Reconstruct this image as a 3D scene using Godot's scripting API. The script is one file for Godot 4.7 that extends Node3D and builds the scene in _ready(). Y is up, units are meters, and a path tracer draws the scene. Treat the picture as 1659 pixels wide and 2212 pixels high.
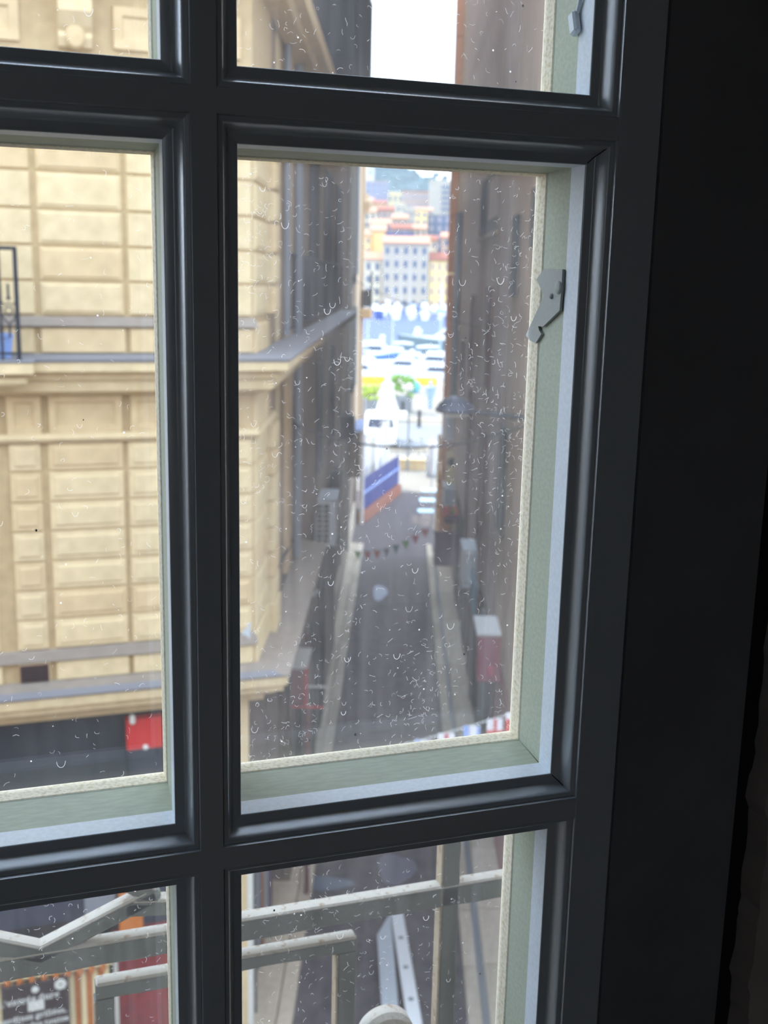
extends Node3D
# World: x right along the window wall, y up (street level 0), z towards the room; window wall inner face near z = 0.
# "Alley" axes: l = sideways, s = distance along the alley, measured from under the eye.

const EYE := Vector3(0, 8.5, 0.7)
const AL := 0.33964   # the alley leaves at 19.46 degrees to the right of the window's normal
var rng := RandomNumberGenerator.new()
var M := {}
var used := {}
var boxes := {}

func _ready():
	rng.seed = 7
	camera_and_light()
	materials()
	ground()
	room()
	window()
	railing()
	latches()
	corner_building()
	shop()
	left_alley()
	right_alley()
	alley_things()
	alley_end()
	harbour()
	far_town()

# ------------------------------------------------------------------ camera, sky, sun
func camera_and_light():
	var cam := Camera3D.new()
	cam.name = "camera"
	var b := Basis(Vector3(0.94810668, 0.02197233, 0.31719228), Vector3(0.0455087, 0.97795992, -0.20377279), -Vector3(0.3146787, -0.20763335, -0.9262104))
	cam.transform = Transform3D(b.orthonormalized(), EYE)
	cam.keep_aspect = Camera3D.KEEP_HEIGHT
	var att := CameraAttributesPhysical.new()
	att.frustum_focal_length = 24.0 * 2374.137 / 2212.0
	att.frustum_focus_distance = 0.80
	att.exposure_aperture = 7.4
	att.frustum_near = 0.05
	att.frustum_far = 4000.0
	cam.attributes = att
	add_child(cam)
	cam.projection = Camera3D.PROJECTION_FRUSTUM
	cam.near = 0.05
	cam.far = 4000.0
	cam.size = 0.05 * 2212.0 / 2374.137
	cam.frustum_offset = Vector2.ZERO
	cam.current = true

	var we := WorldEnvironment.new()
	we.name = "sky_and_exposure"
	var e := Environment.new()
	e.background_mode = Environment.BG_SKY
	var sm := ProceduralSkyMaterial.new()
	sm.sky_top_color = Color(0.74, 0.81, 0.90)
	sm.sky_horizon_color = Color(0.88, 0.94, 1.0)
	sm.sky_curve = 0.16
	sm.ground_bottom_color = Color(0.55, 0.56, 0.58)
	sm.ground_horizon_color = Color(0.80, 0.86, 0.92)
	sm.sun_angle_max = 20.0
	sm.sky_energy_multiplier = 1.0
	e.sky = Sky.new()
	e.sky.sky_material = sm
	e.tonemap_mode = Environment.TONE_MAPPER_LINEAR
	e.tonemap_exposure = 6.0
	e.sdfgi_enabled = true
	e.ssao_enabled = true
	e.ssil_enabled = true
	e.volumetric_fog_enabled = true
	e.volumetric_fog_density = 0.0
	we.environment = e
	add_child(we)

	var sun := DirectionalLight3D.new()
	sun.name = "sun"
	sun.light_color = Color(1.0, 0.94, 0.84)
	sun.light_energy = 0.34
	sun.light_angular_distance = 0.6
	sun.shadow_enabled = true
	sun.sky_mode = DirectionalLight3D.SKY_MODE_LIGHT_ONLY
	var fwd := Vector3(sin(AL), 0, -cos(AL))
	var left := -Vector3(cos(AL), 0, sin(AL))
	var to_sun := (fwd * cos(0.75) + left * sin(0.75)) * cos(0.70) + Vector3.UP * sin(0.70)
	add_child(sun)
	sun.look_at_from_position(Vector3(0, 60, 0), Vector3(0, 60, 0) - to_sun, Vector3.UP)

# ------------------------------------------------------------------ materials
func noise_tex(freq: float, a: Color, b: Color, seed_n := 1, oct := 4, size := 512, mid := -1.0) -> NoiseTexture2D:
	var n := FastNoiseLite.new()
	n.seed = seed_n
	n.frequency = freq
	n.fractal_octaves = oct
	var t := NoiseTexture2D.new()
	t.width = size
	t.height = size
	t.seamless = true
	t.noise = n
	var g := Gradient.new()
	g.set_color(0, a)
	g.set_color(1, b)
	if mid > 0:
		g.set_offset(0, mid - 0.25)
		g.set_offset(1, mid + 0.25)
	t.color_ramp = g
	return t

func mat(key: String, c: Color, rough := 0.8, opt := {}) -> StandardMaterial3D:
	var m := StandardMaterial3D.new()
	m.resource_name = key
	m.albedo_color = c
	m.roughness = rough
	m.metallic_specular = opt.get("spec", 0.4)
	if opt.has("metal"):
		m.metallic = opt.metal
	if opt.has("tex"):
		m.albedo_texture = opt.tex
		m.uv1_triplanar = true
		m.uv1_world_triplanar = opt.get("world", false)
		var sc = opt.get("scale", 1.0)
		m.uv1_scale = sc if sc is Vector3 else Vector3(sc, sc, sc)
	if opt.has("bump"):
		m.heightmap_enabled = true
		m.heightmap_texture = opt.get("btex", opt.get("tex"))
		m.heightmap_scale = opt.bump
		if not opt.has("tex"):
			m.uv1_triplanar = true
			var sc = opt.get("scale", 1.0)
			m.uv1_scale = sc if sc is Vector3 else Vector3(sc, sc, sc)
	if opt.has("coat"):
		m.clearcoat_enabled = true
		m.clearcoat = opt.coat
		m.clearcoat_roughness = 0.25
	M[key] = m
	return m

func materials():
	var W := Color.WHITE
	var mott := noise_tex(0.012, Color(0.89, 0.885, 0.87), W, 3)
	var fine := noise_tex(0.06, Color(0.94, 0.94, 0.94), W, 5, 5)
	var brush := noise_tex(0.03, Color(0.90, 0.90, 0.90), W, 8, 4)
	var speck := noise_tex(0.05, Color(0.86, 0.83, 0.76), W, 11, 5, 512, 0.30)
	var rust := noise_tex(0.03, Color(0.70, 0.53, 0.38), W, 13, 5, 512, 0.09)
	var streak := noise_tex(0.02, Color(0.66, 0.63, 0.62), W, 17, 5)
	# the sash, painted dark slate inside and pale where it was puttied outside
	mat("sash_paint", Color(0.61, 0.63, 0.65), 0.28, {"spec": 0.8, "coat": 1.0, "btex": brush, "bump": 0.05, "scale": 9.0})
	mat("pale_paint", Color(0.90, 0.935, 0.965), 0.45, {"tex": fine, "scale": 6.0})
	mat("green_paint", Color(0.76, 0.79, 0.71), 0.6, {"tex": brush, "scale": Vector3(3, 14, 14), "bump": 0.04})
	mat("cream_paint", Color(0.95, 0.92, 0.83), 0.7, {"tex": speck, "scale": 9.0, "bump": 0.03})
	mat("latch_paint", Color(0.66, 0.68, 0.66), 0.5, {"tex": fine, "scale": 12.0})
	mat("casing", Color(0.42, 0.42, 0.43), 0.7, {"tex": mott, "scale": 1.0})
	mat("plaster_dark", Color(0.60, 0.56, 0.53), 0.95, {"tex": mott, "scale": 2.0, "bump": 0.3})
	mat("room_wall", Color(0.80, 0.79, 0.77), 0.9)
	mat("room_floor", Color(0.50, 0.42, 0.34), 0.6)
	mat("rail_top_lit", Color(0.80, 0.78, 0.73), 0.8, {"tex": rust, "scale": 5.0, "btex": fine, "bump": 0.15})  # worn, rust-spotted tops, with sky light put into the paler colour
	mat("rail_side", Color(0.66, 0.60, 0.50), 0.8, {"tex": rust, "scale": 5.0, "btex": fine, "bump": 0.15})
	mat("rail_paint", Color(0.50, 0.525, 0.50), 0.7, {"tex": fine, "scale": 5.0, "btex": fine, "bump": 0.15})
	var fib := mat("dust_fibre", Color(0.38, 0.375, 0.365), 1.0, {"spec": 0.0})
	fib.backlight_enabled = true
	fib.backlight = Color(1.36, 1.36, 1.36)
	mat("fly_speck", Color(0.06, 0.06, 0.06), 0.8)
	# glass
	var g := mat("glass", Color(0.97, 0.985, 0.98, 0.03), 0.02, {"spec": 0.5})
	g.transparency = BaseMaterial3D.TRANSPARENCY_ALPHA
	# stone and render
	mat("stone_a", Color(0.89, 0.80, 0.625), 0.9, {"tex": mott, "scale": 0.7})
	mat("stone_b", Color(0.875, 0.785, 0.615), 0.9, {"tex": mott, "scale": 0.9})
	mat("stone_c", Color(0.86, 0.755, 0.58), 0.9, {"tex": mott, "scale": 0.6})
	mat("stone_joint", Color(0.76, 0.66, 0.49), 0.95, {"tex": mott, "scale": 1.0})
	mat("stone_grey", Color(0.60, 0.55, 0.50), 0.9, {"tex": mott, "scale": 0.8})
	mat("zinc", Color(0.50, 0.50, 0.52), 0.6, {"metal": 0.0, "tex": fine, "scale": 1.0})
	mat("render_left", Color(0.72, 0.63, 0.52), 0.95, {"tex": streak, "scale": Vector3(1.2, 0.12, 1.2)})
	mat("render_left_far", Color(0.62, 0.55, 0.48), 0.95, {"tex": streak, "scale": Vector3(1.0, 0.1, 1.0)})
	mat("render_right", Color(0.96, 0.86, 0.78), 0.95, {"tex": streak, "scale": Vector3(0.9, 0.09, 0.9)})
	mat("render_pink", Color(0.90, 0.62, 0.44), 0.9, {"tex": mott, "scale": 1.0})
	mat("render_cream", Color(0.84, 0.76, 0.64), 0.9, {"tex": mott, "scale": 1.0})
	mat("shutter", Color(0.09, 0.12, 0.19), 0.7)
	mat("dark", Color(0.06, 0.065, 0.08), 0.8)
	mat("iron", Color(0.09, 0.11, 0.15), 0.6)
	mat("maroon", Color(0.34, 0.13, 0.13), 0.7)
	mat("lamp_shell", Color(0.16, 0.19, 0.25), 0.35)
	mat("pipe", Color(0.52, 0.54, 0.57), 0.5)
	mat("asphalt", Color(0.42, 0.39, 0.395), 0.9, {"tex": noise_tex(0.03, Color(0.72, 0.72, 0.74), W, 21, 6), "scale": 0.22, "world": true})
	mat("paving", Color(0.80, 0.75, 0.67), 0.9, {"tex": mott, "scale": 0.8})
	mat("paving_b", Color(0.86, 0.81, 0.73), 0.9, {"tex": mott, "scale": 1.1})
	mat("paving_pale", Color(0.93, 0.86, 0.75), 0.9, {"tex": mott, "scale": 1.0})  # near slabs: warmer stone, also paler for the stronger light outside the alley
	mat("paving_lit", Color(0.56, 0.54, 0.50), 0.9, {"tex": fine, "scale": 0.4})
	mat("white", Color(0.92, 0.93, 0.93), 0.6)
	mat("offwhite", Color(0.84, 0.84, 0.80), 0.7)
	mat("greywhite", Color(0.74, 0.77, 0.79), 0.6)
	mat("grey", Color(0.48, 0.50, 0.52), 0.7)
	mat("navy", Color(0.10, 0.14, 0.24), 0.5)
	mat("fascia", Color(0.13, 0.16, 0.21), 0.45, {"tex": mott, "scale": 1.0})
	mat("red", Color(0.78, 0.12, 0.13), 0.5)
	mat("red_door", Color(0.62, 0.14, 0.17), 0.55, {"tex": streak, "scale": Vector3(2, 0.5, 2)})
	mat("red_dark", Color(0.45, 0.13, 0.16), 0.6)
	mat("orange", Color(0.80, 0.46, 0.16), 0.7, {"tex": mott, "scale": 2.0})
	mat("cream_canvas", Color(0.93, 0.86, 0.66), 0.85)
	mat("board", Color(0.20, 0.14, 0.14), 0.7, {"tex": mott, "scale": 3.0})
	mat("purple", Color(0.30, 0.05, 0.30), 0.7)
	mat("pinkbox", Color(0.66, 0.30, 0.40), 0.7)
	mat("cyan", Color(0.25, 0.68, 0.82), 0.6)
	mat("blue", Color(0.09, 0.17, 0.48), 0.6)
	mat("blue_light", Color(0.55, 0.66, 0.88), 0.5)
	mat("table_blue", Color(0.72, 0.90, 0.98), 0.3)
	mat("brick", Color(0.62, 0.38, 0.30), 0.9, {"tex": mott, "scale": 2.0})
	mat("bamboo", Color(0.92, 0.80, 0.55), 0.6)
	mat("leaf", Color(0.42, 0.58, 0.20), 0.8)
	mat("leaf_b", Color(0.62, 0.70, 0.22), 0.8)
	mat("flower", Color(0.85, 0.30, 0.20), 0.7)
	mat("yellow", Color(0.90, 0.70, 0.16), 0.6)
	mat("teal", Color(0.30, 0.52, 0.52), 0.7)
	mat("pink", Color(0.85, 0.35, 0.45), 0.7)
	mat("green", Color(0.45, 0.70, 0.30), 0.7)
	mat("hull_white", Color(0.93, 0.94, 0.95), 0.25)
	mat("hull_grey", Color(0.42, 0.50, 0.50), 0.3)
	mat("hull_blue", Color(0.16, 0.34, 0.62), 0.3)
	mat("boat_glass", Color(0.22, 0.28, 0.34), 0.1)
	mat("tarp_blue", Color(0.22, 0.42, 0.80), 0.7)
	var wm := mat("water", Color(0.03, 0.25, 0.52), 0.5, {"spec": 0.5, "btex": noise_tex(0.04, Color.BLACK, W, 31, 4), "bump": 8.0, "scale": 0.25})
	wm.uv1_world_triplanar = true
	mat("town_grey", Color(0.69, 0.655, 0.60), 0.9)
	mat("town_yellow", Color(0.88, 0.78, 0.55), 0.9)
	mat("town_cream", Color(0.80, 0.76, 0.67), 0.9)
	mat("town_lav", Color(0.56, 0.56, 0.64), 0.9)
	mat("town_pink", Color(0.70, 0.60, 0.55), 0.9)
	mat("town_blue", Color(0.36, 0.42, 0.53), 0.9)
	mat("roof_tile", Color(0.76, 0.57, 0.47), 0.9)
	mat("roof_red", Color(0.60, 0.38, 0.32), 0.9)
	mat("pane_far", Color(0.30, 0.37, 0.47), 0.3)
	mat("solar", Color(0.12, 0.24, 0.46), 0.3)
	mat("hill", Color(0.26, 0.38, 0.38), 0.95, {"tex": mott, "scale": 0.02})
	mat("tree", Color(0.16, 0.28, 0.28), 0.95)
	var rag := mat("bunting_cloth", Color(0.95, 0.95, 0.97), 0.8)
	rag.backlight_enabled = true
	rag.backlight = Color(0.6, 0.6, 0.6)

# ------------------------------------------------------------------ shapes
func sst() -> SurfaceTool:
	var st := SurfaceTool.new()
	st.begin(Mesh.PRIMITIVE_TRIANGLES)
	return st

func tri(st: SurfaceTool, a: Vector3, b: Vector3, c: Vector3, na: Vector3, nb: Vector3, nc: Vector3):
	if (b - a).cross(c - a).dot(na + nb + nc) > 0:
		var t := b; b = c; c = t
		t = nb; nb = nc; nc = t
	st.set_normal(na); st.add_vertex(a)
	st.set_normal(nb); st.add_vertex(b)
	st.set_normal(nc); st.add_vertex(c)

func quad(st: SurfaceTool, a: Vector3, b: Vector3, c: Vector3, d: Vector3, hint: Vector3):
	var n := (c - a).cross(d - b)
	if n.length_squared() < 1e-16:
		return
	n = n.normalized()
	if n.dot(hint) < 0:
		n = -n
	tri(st, a, b, c, n, n, n)
	tri(st, a, c, d, n, n, n)

func squad(st: SurfaceTool, p: Array, n: Array):
	tri(st, p[0], p[1], p[2], n[0], n[1], n[2])
	tri(st, p[0], p[2], p[3], n[0], n[2], n[3])

# a box with chamfered edges, put through a transform
func bx(st: SurfaceTool, c: Vector3, s: Vector3, ch := 0.0, xf := Transform3D()):
	var h := s / 2
	ch = minf(ch, minf(h.x, minf(h.y, h.z)) * 0.9)
	var ax := [Vector3.RIGHT, Vector3.UP, Vector3.BACK]
	var f := func(v: Vector3) -> Vector3: return xf * (c + v)
	for i in 3:
		var u: Vector3 = ax[(i + 1) % 3]
		var w: Vector3 = ax[(i + 2) % 3]
		var hu: float = h[(i + 1) % 3] - ch
		var hw: float = h[(i + 2) % 3] - ch
		for sg in [-1.0, 1.0]:
			var o: Vector3 = ax[i] * h[i] * sg
			quad(st, f.call(o - u * hu - w * hw), f.call(o + u * hu - w * hw), f.call(o + u * hu + w * hw), f.call(o - u * hu + w * hw), xf.basis * (ax[i] * sg))
	if ch > 0:
		for i in 3:
			var u: Vector3 = ax[(i + 1) % 3]
			var w: Vector3 = ax[(i + 2) % 3]
			var a: Vector3 = ax[i]
			for su in [-1.0, 1.0]:
				for sw in [-1.0, 1.0]:
					var p: Vector3 = u * h[(i + 1) % 3] * su + w * (h[(i + 2) % 3] - ch) * sw
					var q: Vector3 = u * (h[(i + 1) % 3] - ch) * su + w * h[(i + 2) % 3] * sw
					var e: Vector3 = a * (h[i] - ch)
					quad(st, f.call(p - e), f.call(p + e), f.call(q + e), f.call(q - e), xf.basis * (u * su + w * sw))
		for sx in [-1.0, 1.0]:
			for sy in [-1.0, 1.0]:
				for sz in [-1.0, 1.0]:
					var n := Vector3(sx, sy, sz)
					var a := Vector3(h.x * sx, (h.y - ch) * sy, (h.z - ch) * sz)
					var b := Vector3((h.x - ch) * sx, h.y * sy, (h.z - ch) * sz)
					var d := Vector3((h.x - ch) * sx, (h.y - ch) * sy, h.z * sz)
					var nn := (xf.basis * n).normalized()
					tri(st, f.call(a), f.call(b), f.call(d), nn, nn, nn)

func box_mesh(s: Vector3, ch := 0.0) -> Mesh:
	var key := str(s.snapped(Vector3.ONE * 0.0005), ch)
	if not boxes.has(key):
		var st := sst()
		bx(st, Vector3.ZERO, s, ch)
		boxes[key] = st.commit()
	return boxes[key]

# round bar along points
func tube(st: SurfaceTool, pts: Array, r, n := 8, cap := true):
	var rings := []
	var norms := []
	for i in pts.size():
		var d: Vector3 = (pts[mini(i + 1, pts.size() - 1)] - pts[maxi(i - 1, 0)]).normalized()
		var u := d.cross(Vector3.UP if absf(d.y) < 0.9 else Vector3.RIGHT).normalized()
		var w := d.cross(u)
		var ring := []
		var nn := []
		var rr: float = r[i] if r is Array else r
		for k in n:
			var t := TAU * k / n
			var o := u * cos(t) + w * sin(t)
			ring.append(pts[i] + o * rr)
			nn.append(o)
		rings.append(ring)
		norms.append(nn)
	for i in pts.size() - 1:
		for k in n:
			var k2 := (k + 1) % n
			squad(st, [rings[i][k], rings[i][k2], rings[i + 1][k2], rings[i + 1][k]], [norms[i][k], norms[i][k2], norms[i + 1][k2], norms[i + 1][k]])
	if cap:
		for e in [0, pts.size() - 1]:
			var d: Vector3 = (pts[0] - pts[1]) if e == 0 else (pts[e] - pts[e - 1])
			d = d.normalized()
			for k in n:
				tri(st, pts[e], rings[e][k], rings[e][(k + 1) % n], d, d, d)

# turned shape: profile of (radius, height)
func lathe(st: SurfaceTool, prof: Array, n := 20, c := Vector3.ZERO, sq := Vector3.ONE):
	for i in prof.size() - 1:
		var p: Vector2 = prof[i]
		var q: Vector2 = prof[i + 1]
		var d := (q - p).normalized()
		for k in n:
			var t0 := TAU * k / n
			var t1 := TAU * (k + 1) / n
			var o0 := Vector3(cos(t0), 0, sin(t0))
			var o1 := Vector3(cos(t1), 0, sin(t1))
			var n0 := o0 * d.y - Vector3.UP * d.x
			var n1 := o1 * d.y - Vector3.UP * d.x
			squad(st, [c + (o0 * p.x + Vector3.UP * p.y) * sq, c + (o1 * p.x + Vector3.UP * p.y) * sq, c + (o1 * q.x + Vector3.UP * q.y) * sq, c + (o0 * q.x + Vector3.UP * q.y) * sq], [n0, n1, n1, n0])

# flat outline in x/y given a thickness along z, edges slightly chamfered by the outline itself
func plate(st: SurfaceTool, pts: PackedVector2Array, z0: float, z1: float, xf := Transform3D()):
	var idx := Geometry2D.triangulate_polygon(pts)
	for z in [z0, z1]:
		var n: Vector3 = xf.basis * Vector3(0, 0, 1.0 if z == maxf(z0, z1) else -1.0)
		for i in range(0, idx.size(), 3):
			var a := pts[idx[i]]; var b := pts[idx[i + 1]]; var c := pts[idx[i + 2]]
			tri(st, xf * Vector3(a.x, a.y, z), xf * Vector3(b.x, b.y, z), xf * Vector3(c.x, c.y, z), n, n, n)
	var sgn := -1.0 if Geometry2D.is_polygon_clockwise(pts) else 1.0
	for i in pts.size():
		var a := pts[i]; var b := pts[(i + 1) % pts.size()]
		var o := Vector3(b.y - a.y, a.x - b.x, 0) * sgn
		quad(st, xf * Vector3(a.x, a.y, z0), xf * Vector3(b.x, b.y, z0), xf * Vector3(b.x, b.y, z1), xf * Vector3(a.x, a.y, z1), xf.basis * o)

# nested rectangles: rings of (inset, z); closed at front. Rectangle centred in x/y.
func relief(w: float, h: float, rings: Array) -> Mesh:
	var key := "relief" + str(snappedf(w, 0.002), "_", snappedf(h, 0.002), rings)
	if boxes.has(key):
		return boxes[key]
	var st := sst()
	var R := func(k: int) -> Array:
		var i: float = rings[k].x
		var z: float = rings[k].y
		return [Vector3(-w / 2 + i, -h / 2 + i, z), Vector3(w / 2 - i, -h / 2 + i, z), Vector3(w / 2 - i, h / 2 - i, z), Vector3(-w / 2 + i, h / 2 - i, z)]
	for k in rings.size() - 1:
		var a: Array = R.call(k)
		var b: Array = R.call(k + 1)
		var out := [Vector3.DOWN, Vector3.RIGHT, Vector3.UP, Vector3.LEFT]
		for e in 4:
			var f := (e + 1) % 4
			var inner: bool = rings[k + 1].y < rings[k].y
			var o: Vector3 = out[e] * (-1.0 if inner else 1.0) + Vector3(0, 0, 0.5 if rings[k + 1].x > rings[k].x else 0.0)
			quad(st, a[e], a[f], b[f], b[e], o)
	var c: Array = R.call(rings.size() - 1)
	quad(st, c[0], c[1], c[2], c[3], Vector3.BACK)
	boxes[key] = st.commit()
	return boxes[key]

# a moulding: profile of (out, height) extruded along x from x0 to x1 with mitre slopes at the ends (out adds m0 / m1 to the length)
func cornice(prof: Array, x0: float, x1: float, m0 := 0.0, m1 := 0.0) -> Mesh:
	var st := sst()
	for i in prof.size() - 1:
		var p: Vector2 = prof[i]
		var q: Vector2 = prof[i + 1]
		var d := q - p
		var hint := Vector3(0, d.x, -d.y)
		quad(st, Vector3(x0 - p.x * m0, p.y, p.x), Vector3(x1 + p.x * m1, p.y, p.x), Vector3(x1 + q.x * m1, q.y, q.x), Vector3(x0 - q.x * m0, q.y, q.x), hint)
	for e in 2:
		var pts := PackedVector2Array()
		for p in prof:
			pts.append(p)
		var idx := Geometry2D.triangulate_polygon(pts)
		var X := func(p: Vector2) -> Vector3: return Vector3((x0 - p.x * m0) if e == 0 else (x1 + p.x * m1), p.y, p.x)
		var n := Vector3.LEFT if e == 0 else Vector3.RIGHT
		for i in range(0, idx.size(), 3):
			tri(st, X.call(pts[idx[i]]), X.call(pts[idx[i + 1]]), X.call(pts[idx[i + 2]]), n, n, n)
	return st.commit()

# ------------------------------------------------------------------ naming
func numbered(n: String) -> String:
	var k: int = used.get(n, 0)
	used[n] = k + 1
	return n if k == 0 else "%s_%03d" % [n, k]

func tag(o: Node3D, label: String, category: String, group := "", kind := ""):
	if label: o.set_meta("label", label)
	if category: o.set_meta("category", category)
	if group: o.set_meta("group", group)
	if kind: o.set_meta("kind", kind)

func thing(n: String, label: String, category: String, at := Vector3.ZERO, turn := 0.0, group := "") -> Node3D:
	var o := Node3D.new()
	o.name = numbered(n)
	add_child(o)
	o.position = at
	o.rotation.y = turn
	tag(o, label, category, group)
	return o

func part(n: String, mesh, m: String, parent: Node, at := Vector3.ZERO, turn := 0.0) -> MeshInstance3D:
	var o := MeshInstance3D.new()
	var k := "%d/%s" % [parent.get_instance_id(), n]
	var c: int = used.get(k, 0)
	used[k] = c + 1
	o.name = n if c == 0 else "%s_%03d" % [n, c]
	o.mesh = mesh.commit() if mesh is SurfaceTool else mesh
	o.material_override = M[m]
	parent.add_child(o, true)
	o.position = at
	o.rotation.y = turn
	return o

func pbox(n: String, lo: Vector3, hi: Vector3, m: String, parent: Node, ch := 0.0) -> MeshInstance3D:
	return part(n, box_mesh((hi - lo).abs(), ch), m, parent, (lo + hi) / 2)

func struct(n: String, mesh, m: String, label: String, at := Vector3.ZERO, turn := 0.0) -> MeshInstance3D:
	var o := MeshInstance3D.new()
	o.name = numbered(n)
	o.mesh = mesh.commit() if mesh is SurfaceTool else mesh
	o.material_override = M[m]
	add_child(o)
	o.position = at
	o.rotation.y = turn
	tag(o, label, "", "", "structure")
	return o

# alley point
func ap(l: float, y: float, s: float) -> Vector3:
	return Vector3(s * sin(AL) + l * cos(AL), y, 0.7 - s * cos(AL) + l * sin(AL))

func athing(n: String, label: String, category: String, l: float, y: float, s: float, group := "", turn := 0.0) -> Node3D:
	return thing(n, label, category, ap(l, y, s), -AL + turn, group)

# ------------------------------------------------------------------ ground
func ground():
	var st := sst()
	# street in front of the window, the alley and the quay: one solid slab
	bx(st, Vector3(0, -0.3, -26), Vector3(90, 0.6, 70), 0.0)
	var g := struct("floor", st, "asphalt", "dark asphalt of the street and the alley")
	# quay paving, turned with the alley
	st = sst()
	bx(st, Vector3(0, -0.58, -70), Vector3(260, 1.2, 52), 0.0)
	struct("floor", st, "paving_lit", "pale sunlit paving of the quay beyond the alley", ap(0, 0, 0), -AL)
	# stone margins along both walls of the alley, slab by slab
	var lp := Node3D.new()
	lp.name = "pavement"
	add_child(lp)
	lp.position = ap(0, 0, 0)
	lp.rotation.y = -AL
	tag(lp, "pale stone kerb slabs along the left wall of the alley", "", "", "structure")
	var s := 9.9
	var k := 0
	while s < 34.0:
		var len := 1.0 + rng.randf() * 0.5
		pbox("kerbstone", Vector3(-1.25, -0.05, -s - len + 0.015), Vector3(-1.07, 0.07 + rng.randf() * 0.01, -s), "paving_pale" if s < 15.5 else ["paving", "paving_b"][k % 2], lp, 0.012)
		pbox("paving_slab", Vector3(-1.78, -0.05, -s - len + 0.015), Vector3(-1.265, 0.075 + rng.randf() * 0.012, -s), "paving_pale" if s < 15.5 else ["paving_b", "paving"][(k / 2) % 2], lp, 0.012)
		s += len
		k += 1
	var rp := Node3D.new()
	rp.name = "pavement_001"
	add_child(rp)
	rp.position = ap(0, 0, 0)
	rp.rotation.y = -AL
	tag(rp, "two rows of stone slabs along the right wall of the alley", "", "", "structure")
	s = 9.4
	k = 0
	while s < 34.0:
		var len := 1.1 + rng.randf() * 0.7
		pbox("kerbstone", Vector3(0.98, -0.05, -s - len + 0.02), Vector3(1.15, 0.04 + rng.randf() * 0.01, -s), ["paving_b", "paving"][k % 2], rp, 0.012)
		pbox("paving_slab", Vector3(1.24, -0.05, -s - len + 0.02), Vector3(1.66, 0.09 + rng.randf() * 0.015, -s), ["paving", "paving_b"][(k / 2) % 2], rp, 0.014)
		s += len
		k += 1
	# the gutter between the two rows
	pbox("gutter", Vector3(1.15, -0.05, -34.0), Vector3(1.24, 0.012, -9.4), "grey", rp)

# ------------------------------------------------------------------ the room
func room():
	var wx := [-4.0, 4.5]
	var bo := func(n: String, lo: Vector3, hi: Vector3, m: String, l: String):
		struct(n, box_mesh(hi - lo), m, l, (lo + hi) / 2)
	bo.call("floor", Vector3(-4, 6.7, -0.4), Vector3(4.5, 6.95, 4.2), "room_floor", "dark wooden floor of the room")
	bo.call("ceiling", Vector3(-4, 9.95, -0.4), Vector3(4.5, 10.2, 4.2), "room_wall", "dim ceiling of the room")
	bo.call("wall_back", Vector3(-4, 6.95, 4.0), Vector3(-2.3, 9.95, 4.2), "room_wall", "dim wall behind the viewer, left of the added window")
	bo.call("wall_back", Vector3(-1.5, 6.95, 4.0), Vector3(4.5, 9.95, 4.2), "room_wall", "dim wall behind the viewer, right of the added window")
	bo.call("wall_back", Vector3(-2.3, 6.95, 4.0), Vector3(-1.5, 7.9, 4.2), "room_wall", "dim wall behind the viewer, below the added window")
	bo.call("wall_back", Vector3(-2.3, 9.2, 4.0), Vector3(-1.5, 9.95, 4.2), "room_wall", "dim wall behind the viewer, above the added window")
	bo.call("window_3", Vector3(-2.3, 7.9, 4.09), Vector3(-1.5, 9.2, 4.10), "glass", "unseen small window added behind the viewer to light the room")  # unseen opening, added so daylight reaches the inner faces of the sash
	bo.call("wall_left", Vector3(-4, 6.95, 0.0), Vector3(-3.8, 9.95, 4.0), "room_wall", "dim left wall of the room")
	bo.call("wall_right", Vector3(4.3, 6.95, 0.0), Vector3(4.5, 9.95, 4.0), "room_wall", "dim right wall of the room")
	# the window wall, from the street up, with one opening
	bo.call("wall_front", Vector3(0.62, 0, -0.4), Vector3(9, 10.3, 0.0), "render_left", "window wall to the right of the window")
	bo.call("wall_front", Vector3(-9, 0, -0.4), Vector3(-0.9, 10.3, 0.0), "render_left", "window wall to the left of the window")
	bo.call("wall_front", Vector3(-0.9, 0, -0.4), Vector3(0.62, 7.51, 0.0), "render_left", "wall below the window")
	bo.call("wall_front", Vector3(-0.9, 9.67, -0.4), Vector3(0.62, 10.3, 0.0), "render_left", "wall above the window")
	# casing right of the sash: wide flat board, dark groove, rough plaster edge
	bo.call("trim_1", Vector3(0.4352, 7.4, -0.09), Vector3(0.549, 9.75, 0.0015), "casing", "wide dark board of the window frame right of the sash")
	bo.call("trim_2", Vector3(0.549, 7.4, -0.09), Vector3(0.64, 9.75, -0.012), "dark", "dark recess between the frame board and the plaster")
	var pts := PackedVector2Array([Vector2(1.6, 6.95), Vector2(1.6, 9.95)])
	var y := 9.95
	while y > 6.95:
		var j := rng.randf_range(-0.0016, 0.0016)
		if rng.randf() < 0.12:
			j -= 0.004
		pts.append(Vector2(0.5735 + j, y))
		y -= rng.randf_range(0.004, 0.02)
	pts.append(Vector2(0.5735, 6.95))
	var st := sst()
	plate(st, pts, -0.02, 0.014)
	struct("wall_front", st, "plaster_dark", "rough dark plaster with a chipped edge beside the window frame")

# ------------------------------------------------------------------ the window
const DUST := [[0, 1], [2, 3], [0, 3], [0, 3]]
const FIB := [[800, 1100], [420, 1900], [420, 1100], [0, 0]]
const ROWS := [[7.6033, 8.0915], [8.1079, 8.5962], [8.6113, 9.0995], [9.1146, 9.6028]]

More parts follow.
